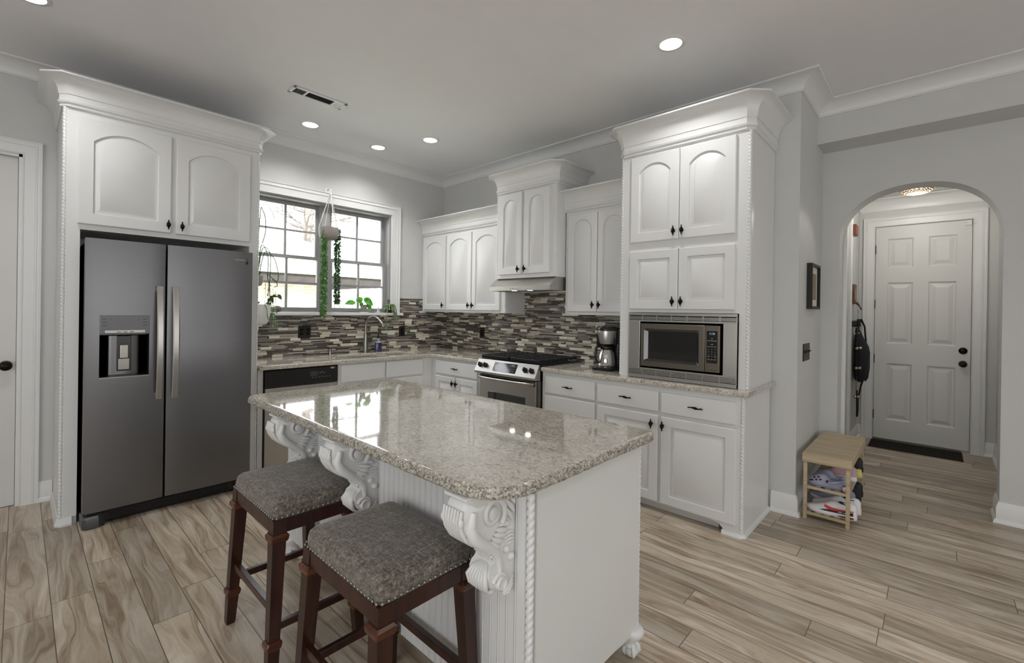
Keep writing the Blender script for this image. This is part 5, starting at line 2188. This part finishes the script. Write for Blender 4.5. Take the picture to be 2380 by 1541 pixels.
for i in range(5):
    mb.ball((2.45, .024, 1.59 + i * .022), .010, 8, 6, (1.6, .3, .8))
mb.build('lettering', 'shoe_white', t)
mb = MB(FL)
mb.tube([(2.41, .02, 1.55), (2.39, .045, 1.53), (2.41, .06, 1.51), (2.44, .05, 1.53)], .008, 8)
mb.tube([(2.60, .02, 1.55), (2.62, .045, 1.50), (2.63, .06, 1.47)], .009, 8)
mb.build('hook', 'brown', t, smooth=60)
t = thing('keys', 'bunch of keys with light tags hanging on the key holder', 'keys')
mb = MB(FL)
for (a, b, c, r_) in ((2.47, .05, 1.50, .024), (2.50, .045, 1.46, .028), (2.42, .055, 1.465, .022), (2.55, .05, 1.44, .020)):
    mb.lathe([(r_, -.003), (r_, .003)], a, c, 14, 'b', b)
mb.tube([(2.47, .05, 1.50), (2.49, .052, 1.44), (2.47, .05, 1.38)], .006, 6)
mb.tube([(2.47, .03, 1.53), (2.475, .045, 1.51), (2.47, .05, 1.50)], .004, 6)
mb.build('tag', 'clear', t, smooth=60)

# tote bag, bells and leash hanging from the hooks
t = thing('tote_bag', 'dark navy cloth bag hanging from the foyer hook rack', 'bag')
mb = MB(FL)
L = []
for z, a, b, dc, dpt in ((1.27, 2.44, 2.52, .040, .03), (1.20, 2.42, 2.60, .050, .06), (1.08, 2.40, 2.70, .072, .115), (1.00, 2.40, 2.72, .078, .135), (.85, 2.40, 2.72, .074, .130), (.74, 2.40, 2.70, .072, .118), (.70, 2.44, 2.66, .070, .09)):
    L.append([((a + b) / 2 + (b - a) / 2 * math.cos(2 * PI * i / 24) * (1 + .03 * math.sin(i * 2.1 + z * 9)), max(.004, dc + dpt * .5 * math.sin(2 * PI * i / 24) * (1 + .12 * math.sin(i * 1.7 + z * 21))), z + .014 * math.sin(i * .9)) for i in range(24)])
mb.loops(L)
MT['bag'] = plain('dark_navy_cloth', (30, 31, 38), .85, var=.3, scale=12, bump=.3, bscale=60)
mb.build('body', 'bag', t, smooth=60)
mb = MB(FL)
mb.tube([(2.48, .045, 1.26), (2.50, .05, 1.32), (2.54, .058, 1.355), (2.55, .05, 1.30), (2.53, .045, 1.25)], .008, 6)
mb.build('handle', 'bag', t, smooth=60)
t = thing('bell_strap', 'black strap with brass bells hanging in front of the navy bag', 'bells')
mb = MB(FL)
mb.box(2.338, 2.362, .050, .053, .52, 1.30)
mb.tube([(2.30, .060, 1.355), (2.33, .058, 1.33), (2.35, .052, 1.29)], .006, 6)
mb.build('strap', 'matte_black', t)
for zz, dd in ((1.21, .054), (1.055, .070), (.845, .066), (.54, .058)):
    mb = MB(FL)
    for k in (-1, 1):
        mb.ball((2.335 - .004 * k, dd + .014 * k, zz + .006 * (k > 0)), .0165 if zz < 1.2 else .008, 12, 8)
    mb.build('bell', 'gold', t, smooth=60)
t = thing('dog_leash', 'black leash hanging lowest below the navy bag', 'leash')
mb = MB(FL)
mb.tube([(2.68, .056, 1.36), (2.74, .08, 1.28), (2.77, .10, 1.0), (2.76, .09, .75), (2.60, .07, .64), (2.42, .06, .50), (2.43, .06, .40), (2.44, .055, .32), (2.47, .05, .31), (2.47, .05, .40), (2.45, .05, .50), (2.42, .05, .60)], .009, 8)
mb.build('strap', 'matte_black', t, smooth=60)
t = thing('latch_plate', 'dark metal latch on the right foyer wall just inside the arch', 'latch')
MB(FR).box(1.36, 1.42, 0, .012, 1.10, 1.24, .003).box(1.372, 1.408, .012, .045, 1.15, 1.18, .003).build('plate', 'bronze', t)

# ================================================================= WINDOW PLANTS
def leafy(mb, p, d, L_, W_, curl=.25, n=6, nrm=None):
    """pointed leaf from p in direction d"""
    d = Vector(d).normalized()
    sd_ = d.cross(Vector(nrm) if nrm else Vector((0, 0, 1)))
    if sd_.length < .01:
        sd_ = Vector((1, 0, 0))
    sd_.normalize()
    up = sd_.cross(d)
    rows = []
    for i in range(n + 1):
        s_ = i / n
        w_ = W_ * math.sin(PI * min(.98, s_ ** .72 * .98 + .01))
        c = Vector(p) + d * L_ * s_ + Vector((0, 0, -1)) * L_ * curl * s_ * s_
        rows.append((c - sd_ * w_ + up * w_ * .25, c, c + sd_ * w_ + up * w_ * .25))
    vs = [[mb.bm.verts.new(q) for q in r] for r in rows]
    for a, b in zip(vs, vs[1:]):
        mb.bm.faces.new([a[0], a[1], b[1], b[0]])
        mb.bm.faces.new([a[1], a[2], b[2], b[1]])


def add_leaf_obj(specs, mat, parent, name='leaf'):
    mb = MB()
    for s_ in specs:
        leafy(mb, *s_)
    me_o = mb.build(name, mat, parent, smooth=179)
    return me_o


# hanging pot with two trailing strands
t = thing('hanging_planter', 'ribbed grey hanging pot with long trailing green strands at the window centre', 'plant', (-1.562, -.125, 2.08))
px_, py_ = -1.562, -.125
MT['pot'] = plain('backlit_stoneware', (146, 140, 135), .55, var=.12, scale=20)  # grey darkened to carry the backlit shade of the window pots
mb = MB()
n = 48
L = []
for r, z in ((.045, 2.086), (.066, 2.092), (.082, 2.108), (.091, 2.135), (.095, 2.17), (.096, 2.212), (.092, 2.214), (.088, 2.20), (.0, 2.198)):
    L.append([(px_ + (r + (.0014 if (i % 2 and .08 < r and z < 2.2) else 0)) * math.cos(2 * PI * i / n), py_ + (r + (.0014 if (i % 2 and .08 < r and z < 2.2) else 0)) * math.sin(2 * PI * i / n), z) for i in range(n)])
mb.loops(L[:-1], True, True)
mb.build('pot', 'pot', t, smooth=30)
MT['cord'] = plain('cotton_cord', (206, 204, 198), .8)
for a in (PI * .97, PI * 1.55, PI * .02, PI * .5):
    mb = MB()
    mb.tube([(px_ + .094 * math.cos(a), py_ + .094 * math.sin(a), 2.195), (px_ + .096 * math.cos(a), py_ + .096 * math.sin(a), 2.215), (-1.53 + .006 * math.cos(a), -.085 + .006 * math.sin(a), 2.56)], .0042, 6)
    mb.build('cord', 'cord', t, smooth=60)
mb = MB()
mb.lathe([(.004, 2.555), (.012, 2.56), (.013, 2.575), (.005, 2.59)], -1.53, -.085, 12)
mb.tube([(-1.53, -.005, 2.615), (-1.53, -.05, 2.622), (-1.53, -.085, 2.610), (-1.53, -.092, 2.590), (-1.53, -.080, 2.580)], .007, 8)
mb.lathe([(.030, 0), (.030, .008), (.02, .014)], -1.53, 2.610, 20, 'b', -.014)
mb.build('hook', 'trim', t, smooth=50)


def strand(x, y, z0, z1, w_, nleaf, size, mat, parent, seed, sway=.006):
    rnd = random.Random(seed)
    mb = MB()
    for k in range(5):
        pts = []
        ox, oy = rnd.uniform(-w_, w_) * .6, rnd.uniform(-w_, w_) * .5
        zend = z1 + rnd.uniform(0, .12) * (k > 0)
        for i in range(14):
            s_ = i / 13
            pts.append((x + ox * min(1, s_ * 4) + sway * math.sin(s_ * 7 + k), y + oy * min(1, s_ * 4), z0 + (zend - z0) * s_))
        mb.tube(pts, .0012, 4)
    mb.build('stem', 'leaf_dark', parent)
    specs = []
    for i in range(nleaf):
        z = z0 + (z1 - z0) * rnd.random() ** .95
        a = rnd.uniform(0, 2 * PI)
        r = rnd.uniform(0, w_)
        p = (x + r * math.cos(a), y + r * math.sin(a) * .8, z)
        specs.append((p, (math.cos(a), math.sin(a), rnd.uniform(-1.2, .2)), size * rnd.uniform(.7, 1.3), size * .42, .2, 2, (rnd.uniform(-1, .2), -1, rnd.uniform(-.4, .8))))
    o = add_leaf_obj(specs, mat, parent, 'foliage')
    o['kind'] = 'stuff'


strand(-1.622, -.16, 2.20, 1.320, .024, 1300, .021, 'leaf_mid', t, 1)
strand(-1.474, -.14, 2.21, 1.452, .022, 900, .021, 'leaf_dark', t, 2, .010)
mb = MB()
specs = []
rnd = random.Random(5)
for i in range(60):
    a = rnd.uniform(0, 2 * PI)
    r = rnd.uniform(.02, .085)
    specs.append(((px_ + r * math.cos(a), py_ + r * math.sin(a), 2.205), (math.cos(a), math.sin(a), .9), .022, .007, .3, 3))
o = add_leaf_obj(specs, 'leaf_mid', t, 'top_growth')
o['kind'] = 'stuff'

# left pots (partly hidden by the refrigerator cabinet)
t = thing('white_planter', 'large white pot with trailing vine at the left end of the window', 'plant', (-2.20, -.115, 1.25))
mb = MB()
cx_, cy_ = -2.215, -.135
mb.lathe([(.045, 1.238), (.070, 1.243), (.090, 1.275), (.102, 1.34), (.106, 1.425), (.100, 1.425), (.096, 1.40)], cx_, cy_, 32)
MT['whitepot'] = plain('white_ceramic', (222, 222, 220), .3)
mb.build('pot', 'whitepot', t, smooth=50)
# wall bracket ring holding the pot
mb = MB()
mb.box(-2.26, -2.17, -.035, -.012, 1.180, 1.232, .008)
mb.box(-2.235, -2.195, -.20, -.03, 1.226, 1.238, .003)
mb.build('bracket', 'whitepot', t)
specs = []
rnd = random.Random(11)
for i in range(70):
    z = 1.43 - rnd.random() ** 1.2 * .19
    x = -2.105 + rnd.uniform(-.02, .03) + (1.43 - z) * .12
    specs.append(((x, -.15 + rnd.uniform(-.02, .02), z), (rnd.uniform(-1, 1), rnd.uniform(-1, 1), -.6), .030 * rnd.uniform(.6, 1.2), .008, .3, 3))
o = add_leaf_obj(specs, 'leaf_pale', t, 'foliage')
o['kind'] = 'stuff'
mb = MB()
mb.tube([(-2.19, -.235, 1.43), (-2.175, -.245, 1.38), (-2.17, -.245, 1.31), (-2.15, -.235, 1.275), (-2.135, -.225, 1.29)], .0035, 6)
mb.tube([(-2.11, -.15, 1.43), (-2.105, -.16, 1.46), (-2.10, -.15, 1.50), (-2.07, -.15, 1.525), (-2.04, -.15, 1.515)], .003, 6)
mb.build('stem', 'leaf_mid', t, smooth=60)
for sp in (((-2.10, -.15, 1.50), (.9, -.2, .35), .06, .016, .5, 6, (-.5, -.8, .3)), ((-2.05, -.15, 1.52), (.9, -.2, -1.2), .055, .017, .1, 6, (-.5, -.8, .3)), ((-2.11, -.15, 1.51), (.25, -.4, -1.4), .075, .016, .1, 6, (-.5, -.8, .3)), ((-2.12, -.16, 1.485), (-.5, -.4, -1.0), .055, .016, .1, 6, (-.5, -.8, .3)), ((-2.17, -.20, 1.432), (.7, -.5, .2), .05, .014, .4, 6, (-.5, -.8, .3)), ((-2.23, -.21, 1.43), (-.6, -.5, .5), .06, .018, .4, 6, (-.5, -.8, .3))):
    add_leaf_obj([sp], 'leaf_dark', t, 'leaf')

t = thing('hanging_planter', 'small grey hanging pot with long dark looping stems at the left window edge', 'plant', (-2.235, -.14, 1.6))
mb = MB()
mb.lathe([(.03, 1.590), (.048, 1.60), (.056, 1.635), (.058, 1.685), (.054, 1.685), (.050, 1.66)], -2.235, -.14, 28)
mb.build('pot', 'pot', t, smooth=50)
mb = MB()
for a in (0.4, 2.5, 4.6):
    mb.tube([(-2.235 + .056 * math.cos(a), -.14 + .056 * math.sin(a), 1.68), (-2.236, -.10, 2.46), (-2.236, -.06, 2.50), (-2.236, -.04, 2.51)], .0018, 5)
mb.build('cord', 'cord', t)
mb = MB()
rnd = random.Random(3)
curves = [[(-2.22, -.14, 1.69), (-2.20, -.15, 1.95), (-2.165, -.16, 1.93), (-2.14, -.16, 1.83), (-2.145, -.16, 1.68), (-2.13, -.16, 1.61), (-2.14, -.16, 1.50)],
          [(-2.22, -.14, 1.69), (-2.19, -.16, 1.93), (-2.13, -.17, 1.90), (-2.125, -.17, 1.75), (-2.13, -.17, 1.55), (-2.115, -.17, 1.42)],
          [(-2.21, -.14, 1.69), (-2.17, -.16, 1.90), (-2.10, -.17, 1.86), (-2.07, -.17, 1.78), (-2.055, -.17, 1.70), (-2.06, -.17, 1.645), (-2.09, -.17, 1.64), (-2.11, -.17, 1.66)],
          [(-2.21, -.14, 1.69), (-2.18, -.16, 1.72), (-2.10, -.17, 1.66), (-2.07, -.17, 1.63), (-2.065, -.17, 1.60), (-2.09, -.17, 1.585)],
          [(-2.23, -.14, 1.69), (-2.21, -.15, 2.25), (-2.19, -.15, 2.28), (-2.165, -.15, 2.20), (-2.165, -.15, 2.08), (-2.19, -.15, 1.98)]]


def smooth_path(pts, n=8):
    P = [Vector(p) for p in pts]
    out = []
    for i in range(len(P) - 1):
        p0, p1, p2, p3 = P[max(0, i - 1)], P[i], P[i + 1], P[min(len(P) - 1, i + 2)]
        for k in range(n):
            s_ = k / n
            out.append(.5 * ((2 * p1) + (p2 - p0) * s_ + (2 * p0 - 5 * p1 + 4 * p2 - p3) * s_ ** 2 + (3 * p1 - p0 - 3 * p2 + p3) * s_ ** 3))
    out.append(P[-1])
    return out


for c in curves:
    mb.tube(smooth_path(c), .0040, 6)
for k in range(5):
    x = -2.165 + k * .022
    mb.tube([(x, -.165, 1.62 - .02 * k), (x + .006, -.165, 1.52), (x + .002, -.165, 1.43)], .0014, 5)
mb.build('stem', 'leaf_dark', t, smooth=60)
specs = []
for i in range(90):
    k = rnd.randrange(5)
    specs.append(((-2.165 + k * .022 + rnd.uniform(-.006, .006), -.165, 1.42 + rnd.random() * .2), (rnd.uniform(-1, 1), rnd.uniform(-1, 1), -.5), .012, .004, .2, 2))
o = add_leaf_obj(specs, 'leaf_dark', t, 'foliage')
o['kind'] = 'stuff'

t = thing('stone', 'round grey stone on the window sill beside the white pot', 'stone')
mb = MB()
mb.ball((-2.010, -.030, WZ0 + .030), .040, 24, 16, (1.0, .9, .78))
for v in mb.bm.verts:
    v.co += Vector((0, 0, 1)) * 0 + (v.co - Vector((-2.01, -.03, WZ0 + .03))) * .10 * noise.noise(v.co * 40)
MT['stone'] = plain('grey_stone', (128, 122, 118), .9, var=.3, scale=60, bump=.3, bscale=120)
mb.build('stone', 'stone', t, smooth=70)

# philodendron cup
t = thing('potted_philodendron', 'small grey cup on the sill holding bright green heart-shaped leaves', 'plant', (-1.10, -.005, WZ0))
MB().lathe([(.024, .0), (.028, .003), (.031, .045), (.038, .088), (.034, .088), (.029, .05)], -1.100, -.008, 24, 'c', WZ0).build('cup', 'pot', t, smooth=50)
MB().lathe([(.045, 0), (.047, .003), (.045, .006)], -1.100, -.008, 24, 'c', WZ0).build('saucer', 'whitepot', t, smooth=50)
for pts, lf in (([(-1.10, -.008, 1.42), (-1.15, -.02, 1.475), (-1.22, -.035, 1.468)], ((-1.215, -.035, 1.470), (-1, -.25, -.20), .145, .036, .0, 8, (-.5, -.8, .55))),
                ([(-1.10, -.008, 1.42), (-1.14, -.02, 1.49), (-1.17, -.03, 1.525)], ((-1.172, -.03, 1.525), (.05, -.5, -1.0), .085, .036, .0, 8, (-.55, -.8, .1))),
                ([(-1.10, -.008, 1.42), (-1.12, -.02, 1.48), (-1.10, -.02, 1.515)], ((-1.105, -.02, 1.515), (.75, -.45, -.65), .125, .038, .05, 8, (-.5, -.7, .4))),
                ([(-1.10, -.008, 1.42), (-1.08, -.02, 1.455), (-1.06, -.02, 1.460)], ((-1.065, -.02, 1.462), (.55, -.35, -.95), .085, .028, .1, 8, (-.6, -.7, .1))),
                ([(-1.10, -.008, 1.42), (-1.13, -.02, 1.455), (-1.135, -.02, 1.462)], ((-1.14, -.015, 1.468), (.25, -.3, -.95), .060, .022, .1, 8, (-.6, -.7, .1)))):
    mb = MB()
    mb.tube(smooth_path(pts, 5), .0028, 6)
    mb.build('stem', 'leaf', t, smooth=60)
    add_leaf_obj([lf], 'leaf', t, 'leaf')

# little things along the sill
t = thing('votive_cup', 'tiny grey stone bowl on the window sill between two plants', 'bowl')
MB().lathe([(.014, 0), (.020, .006), (.024, .030), (.028, .032), (.024, .036), (.020, .034)], -.985, -.01, 20, 'c', WZ0).build('bowl', 'pot', t, smooth=50)
t = thing('glass_figurine', 'small pointed clear glass figurine on the sill beside the trailing succulent', 'figurine')
MB().lathe([(.020, 0), (.022, .006), (.013, .02), (.016, .035), (.006, .06), (.002, .082)], -.920, -.012, 20, 'c', WZ0).build('figurine', 'clear', t, smooth=50)

t = thing('trailing_succulent', 'dark pot with pale green trailing succulent at the right end of the sill', 'plant', (-.79, -.01, WZ0))
MT['darkpot'] = plain('dark_brown_pot', (52, 34, 32), .5)
MB().lathe([(.034, 0), (.038, .004), (.046, .088), (.041, .088), (.038, .07)], -.790, -.010, 24, 'c', WZ0).build('pot', 'darkpot', t, smooth=50)
rnd = random.Random(21)
for k, (dx, dy, zend) in enumerate(((-.048, -.035, 1.175), (-.040, -.04, 1.33), (.010, -.058, 1.37), (.036, -.055, 1.30), (.056, -.06, 1.285), (-.02, -.052, 1.40), (.048, -.03, 1.36), (-.06, -.02, 1.40))):
    pts = smooth_path([(-.79, -.01, WZ0 + .085), (-.79 + dx * .7, -.01 + dy * .8, WZ0 + .100), (-.79 + dx, -.01 + dy, WZ0 + .06), (-.79 + dx * 1.1, -.012 + dy * 1.15, (zend + WZ0 + .06) / 2), (-.79 + dx * 1.15, -.01 + dy * 1.1, zend)], 7)
    mb = MB()
    mb.tube(pts, .0022, 5)
    mb.build('stem', 'leaf_mid', t, smooth=60)
    specs = []
    for p in pts[2:]:
        for j in range(4):
            a = rnd.uniform(0, 2 * PI)
            specs.append((tuple(p), (math.cos(a), math.sin(a), -.9), .017, .0055, .2, 2))
    o = add_leaf_obj(specs, 'leaf_pale', t, 'foliage')
mb = MB()
mb.tube(smooth_path([(-.79, -.01, WZ0 + .085), (-.80, -.01, WZ0 + .14), (-.785, -.01, WZ0 + .15), (-.78, -.015, WZ0 + .12)], 5), .004, 6)
mb.build('stem', 'bronze', t, smooth=60)

# ================================================================= OUTSIDE
GZ = -.35
MT['grass'] = leaf_mat('lawn_grass', (150, 156, 140), (178, 182, 168), .9)  # overexposed look put into near-grey grass, keeps green bounce off the ceiling
MT['brick'] = None
m = NT('tan_brick')
bt = m.n('ShaderNodeTexBrick')
X, Y, Z = m.xyz(m.coords())
m.put(bt.inputs['Vector'], m.comb(X, Z, Y))
bt.inputs['Color1'].default_value = srgb(206, 186, 164)
bt.inputs['Color2'].default_value = srgb(182, 158, 136)
bt.inputs['Mortar'].default_value = srgb(216, 210, 200)
bt.inputs['Scale'].default_value = 1.0
bt.inputs['Brick Width'].default_value = .21
bt.inputs['Row Height'].default_value = .075
bt.inputs['Mortar Size'].default_value = .008
m.base(bt.outputs[0], .9)
MT['brick'] = m.m
m = NT('asphalt_shingle')
bt = m.n('ShaderNodeTexBrick')
X, Y, Z = m.xyz(m.coords())
m.put(bt.inputs['Vector'], m.comb(X, m.math('MULTIPLY', m.math('ADD', Y, 0.0), 1.15), 0.0))
bt.inputs['Color1'].default_value = srgb(196, 192, 188)
bt.inputs['Color2'].default_value = srgb(168, 164, 160)
bt.inputs['Mortar'].default_value = srgb(128, 124, 122)
bt.inputs['Scale'].default_value = 1.0
bt.inputs['Brick Width'].default_value = .33
bt.inputs['Row Height'].default_value = .16
bt.inputs['Mortar Size'].default_value = .012
m.base(bt.outputs[0], .95)
MT['shingle'] = m.m
MT['fascia'] = plain('pale_green_fascia', (176, 206, 160), .6)
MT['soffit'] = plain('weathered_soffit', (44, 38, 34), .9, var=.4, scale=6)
MT['bark'] = plain('tree_bark', (112, 104, 98), .95, var=.3, scale=8)
MT['fence'] = make_wood('weathered_fence', (150, 144, 138), (176, 170, 164), (196, 192, 186), .9, 'Z', .3)

g = MB().box(-14, 22, .4, 30, GZ - .1, GZ).build('ground_lawn', 'grass')
struct(g)
EY, EZ = 6.0, 2.30
t = thing('neighbor_house', 'sunlit neighbour brick house with pale green fascia and grey shingle roof outside the window', 'house', (0, 8, GZ))
HX0, HX1 = -9.0, 3.0
MB().box(HX0 + .6, 1.35, EY + .75, EY + 9, GZ, EZ - .32).build('brick_wall', 'brick', t)
mb = MB()
x1, yb = HX1, EY + 10.5
rz = EZ + 2.55
mb.loops([[(HX0, EY, EZ - .02), (x1, EY, EZ - .02), (x1, yb, EZ - .02), (HX0, yb, EZ - .02)], [(HX0, EY, EZ + .02), (x1, EY, EZ + .02), (x1, yb, EZ + .02), (HX0, yb, EZ + .02)], [(HX0 + 4.6, EY + 4.9, rz), (x1 - 4.6, EY + 4.9, rz), (x1 - 4.6, yb - 4.9, rz), (HX0 + 4.6, yb - 4.9, rz)]])
mb.build('roof', 'shingle', t)
MB().box(HX0, x1, EY - .02, EY + .02, EZ - .13, EZ - .01).box(x1 - .02, x1 + .02, EY, yb, EZ - .13, EZ - .01).build('fascia', 'fascia', t)
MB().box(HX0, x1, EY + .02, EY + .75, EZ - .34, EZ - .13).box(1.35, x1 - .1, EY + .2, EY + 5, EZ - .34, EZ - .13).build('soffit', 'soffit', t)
MT['shade_glass'] = plain('house_window', (150, 170, 176), .2)
wf = MB().box(-1.30, -.35, EY + .70, EY + .76, .55, 1.90, .01).build('window', 'fascia', t)
MB().box(-1.22, -.43, EY + .69, EY + .72, .62, 1.82).build('pane', 'shade_glass', wf)

t = thing('garden_fence', 'weathered wooden privacy fence beyond the lawn seen through the lower right panes', 'fence', (4, 9, GZ))
mb = MB()
for i in range(60):
    x = 1.5 + i * .145
    mb.box(x, x + .132, 9.0, 9.03, GZ, 1.84 + .02 * math.sin(i * 1.7))
mb.build('picket', 'fence', t)
t.children[0]['kind'] = 'stuff'
MB().box(1.5, 10.2, 9.03, 9.08, 1.35, 1.44).build('rail', 'fence', t)
MB().box(1.5, 10.2, 9.03, 9.08, .2, .29).build('rail', 'fence', t)


def tree(name, label, x, y, h, r, seed, lean=0.0):
    rnd = random.Random(seed)
    t = thing(name, label, 'tree', (x, y, GZ), 'bare trees behind the house')
    mb = MB()
    tr = [(x + lean * (z / h) ** 1.3 + .05 * math.sin(z * 1.3 + seed), y, GZ + z) for z in [h * i / 12 for i in range(13)]]
    mb.tube(tr, [r * (1 - .72 * i / 12) for i in range(13)], 12)
    mb.build('trunk', 'bark', t, smooth=60)

    mb = MB()
    def branch(p, d, L_, r_, depth):
        pts = [p]
        q = Vector(p)
        dd = Vector(d).normalized()
        for i in range(5):
            dd = (dd + Vector((rnd.uniform(-.28, .28), rnd.uniform(-.28, .28), rnd.uniform(-.15, .22)))).normalized()
            q = q + dd * L_ / 5
            pts.append(tuple(q))
        mb.tube(pts, [r_ * (1 - .8 * i / 5) for i in range(6)], 5)
        if depth > 0:
            for k in range(4):
                i = rnd.randrange(2, 6)
                b = Vector(pts[i])
                nd = (dd + Vector((rnd.uniform(-1, 1), rnd.uniform(-1, 1), rnd.uniform(-.4, .6)))).normalized()
                branch(tuple(b), nd, L_ * .6, r_ * .5, depth - 1)
    for i in range(16):
        k = rnd.randrange(4, 12)
        a = rnd.uniform(0, 2 * PI)
        branch(tr[k], (math.cos(a), math.sin(a) * .5, rnd.uniform(-.05, .7)), rnd.uniform(1.4, 3.0), r * .28, 2)
    o = mb.build('branches', 'bark', t, smooth=60)
    return t


tree('tree', 'bare tree trunk behind the roof in the upper left sash', 5.6, 17.5, 11, .30, 4, .3)
tree('tree', 'thinner bare tree just right of the first trunk in the upper left sash', 7.2, 18.5, 11, .22, 9, -.4)
tree('tree', 'spreading bare tree seen in the upper right sash', 12.6, 18.0, 11, .26, 14, .5)
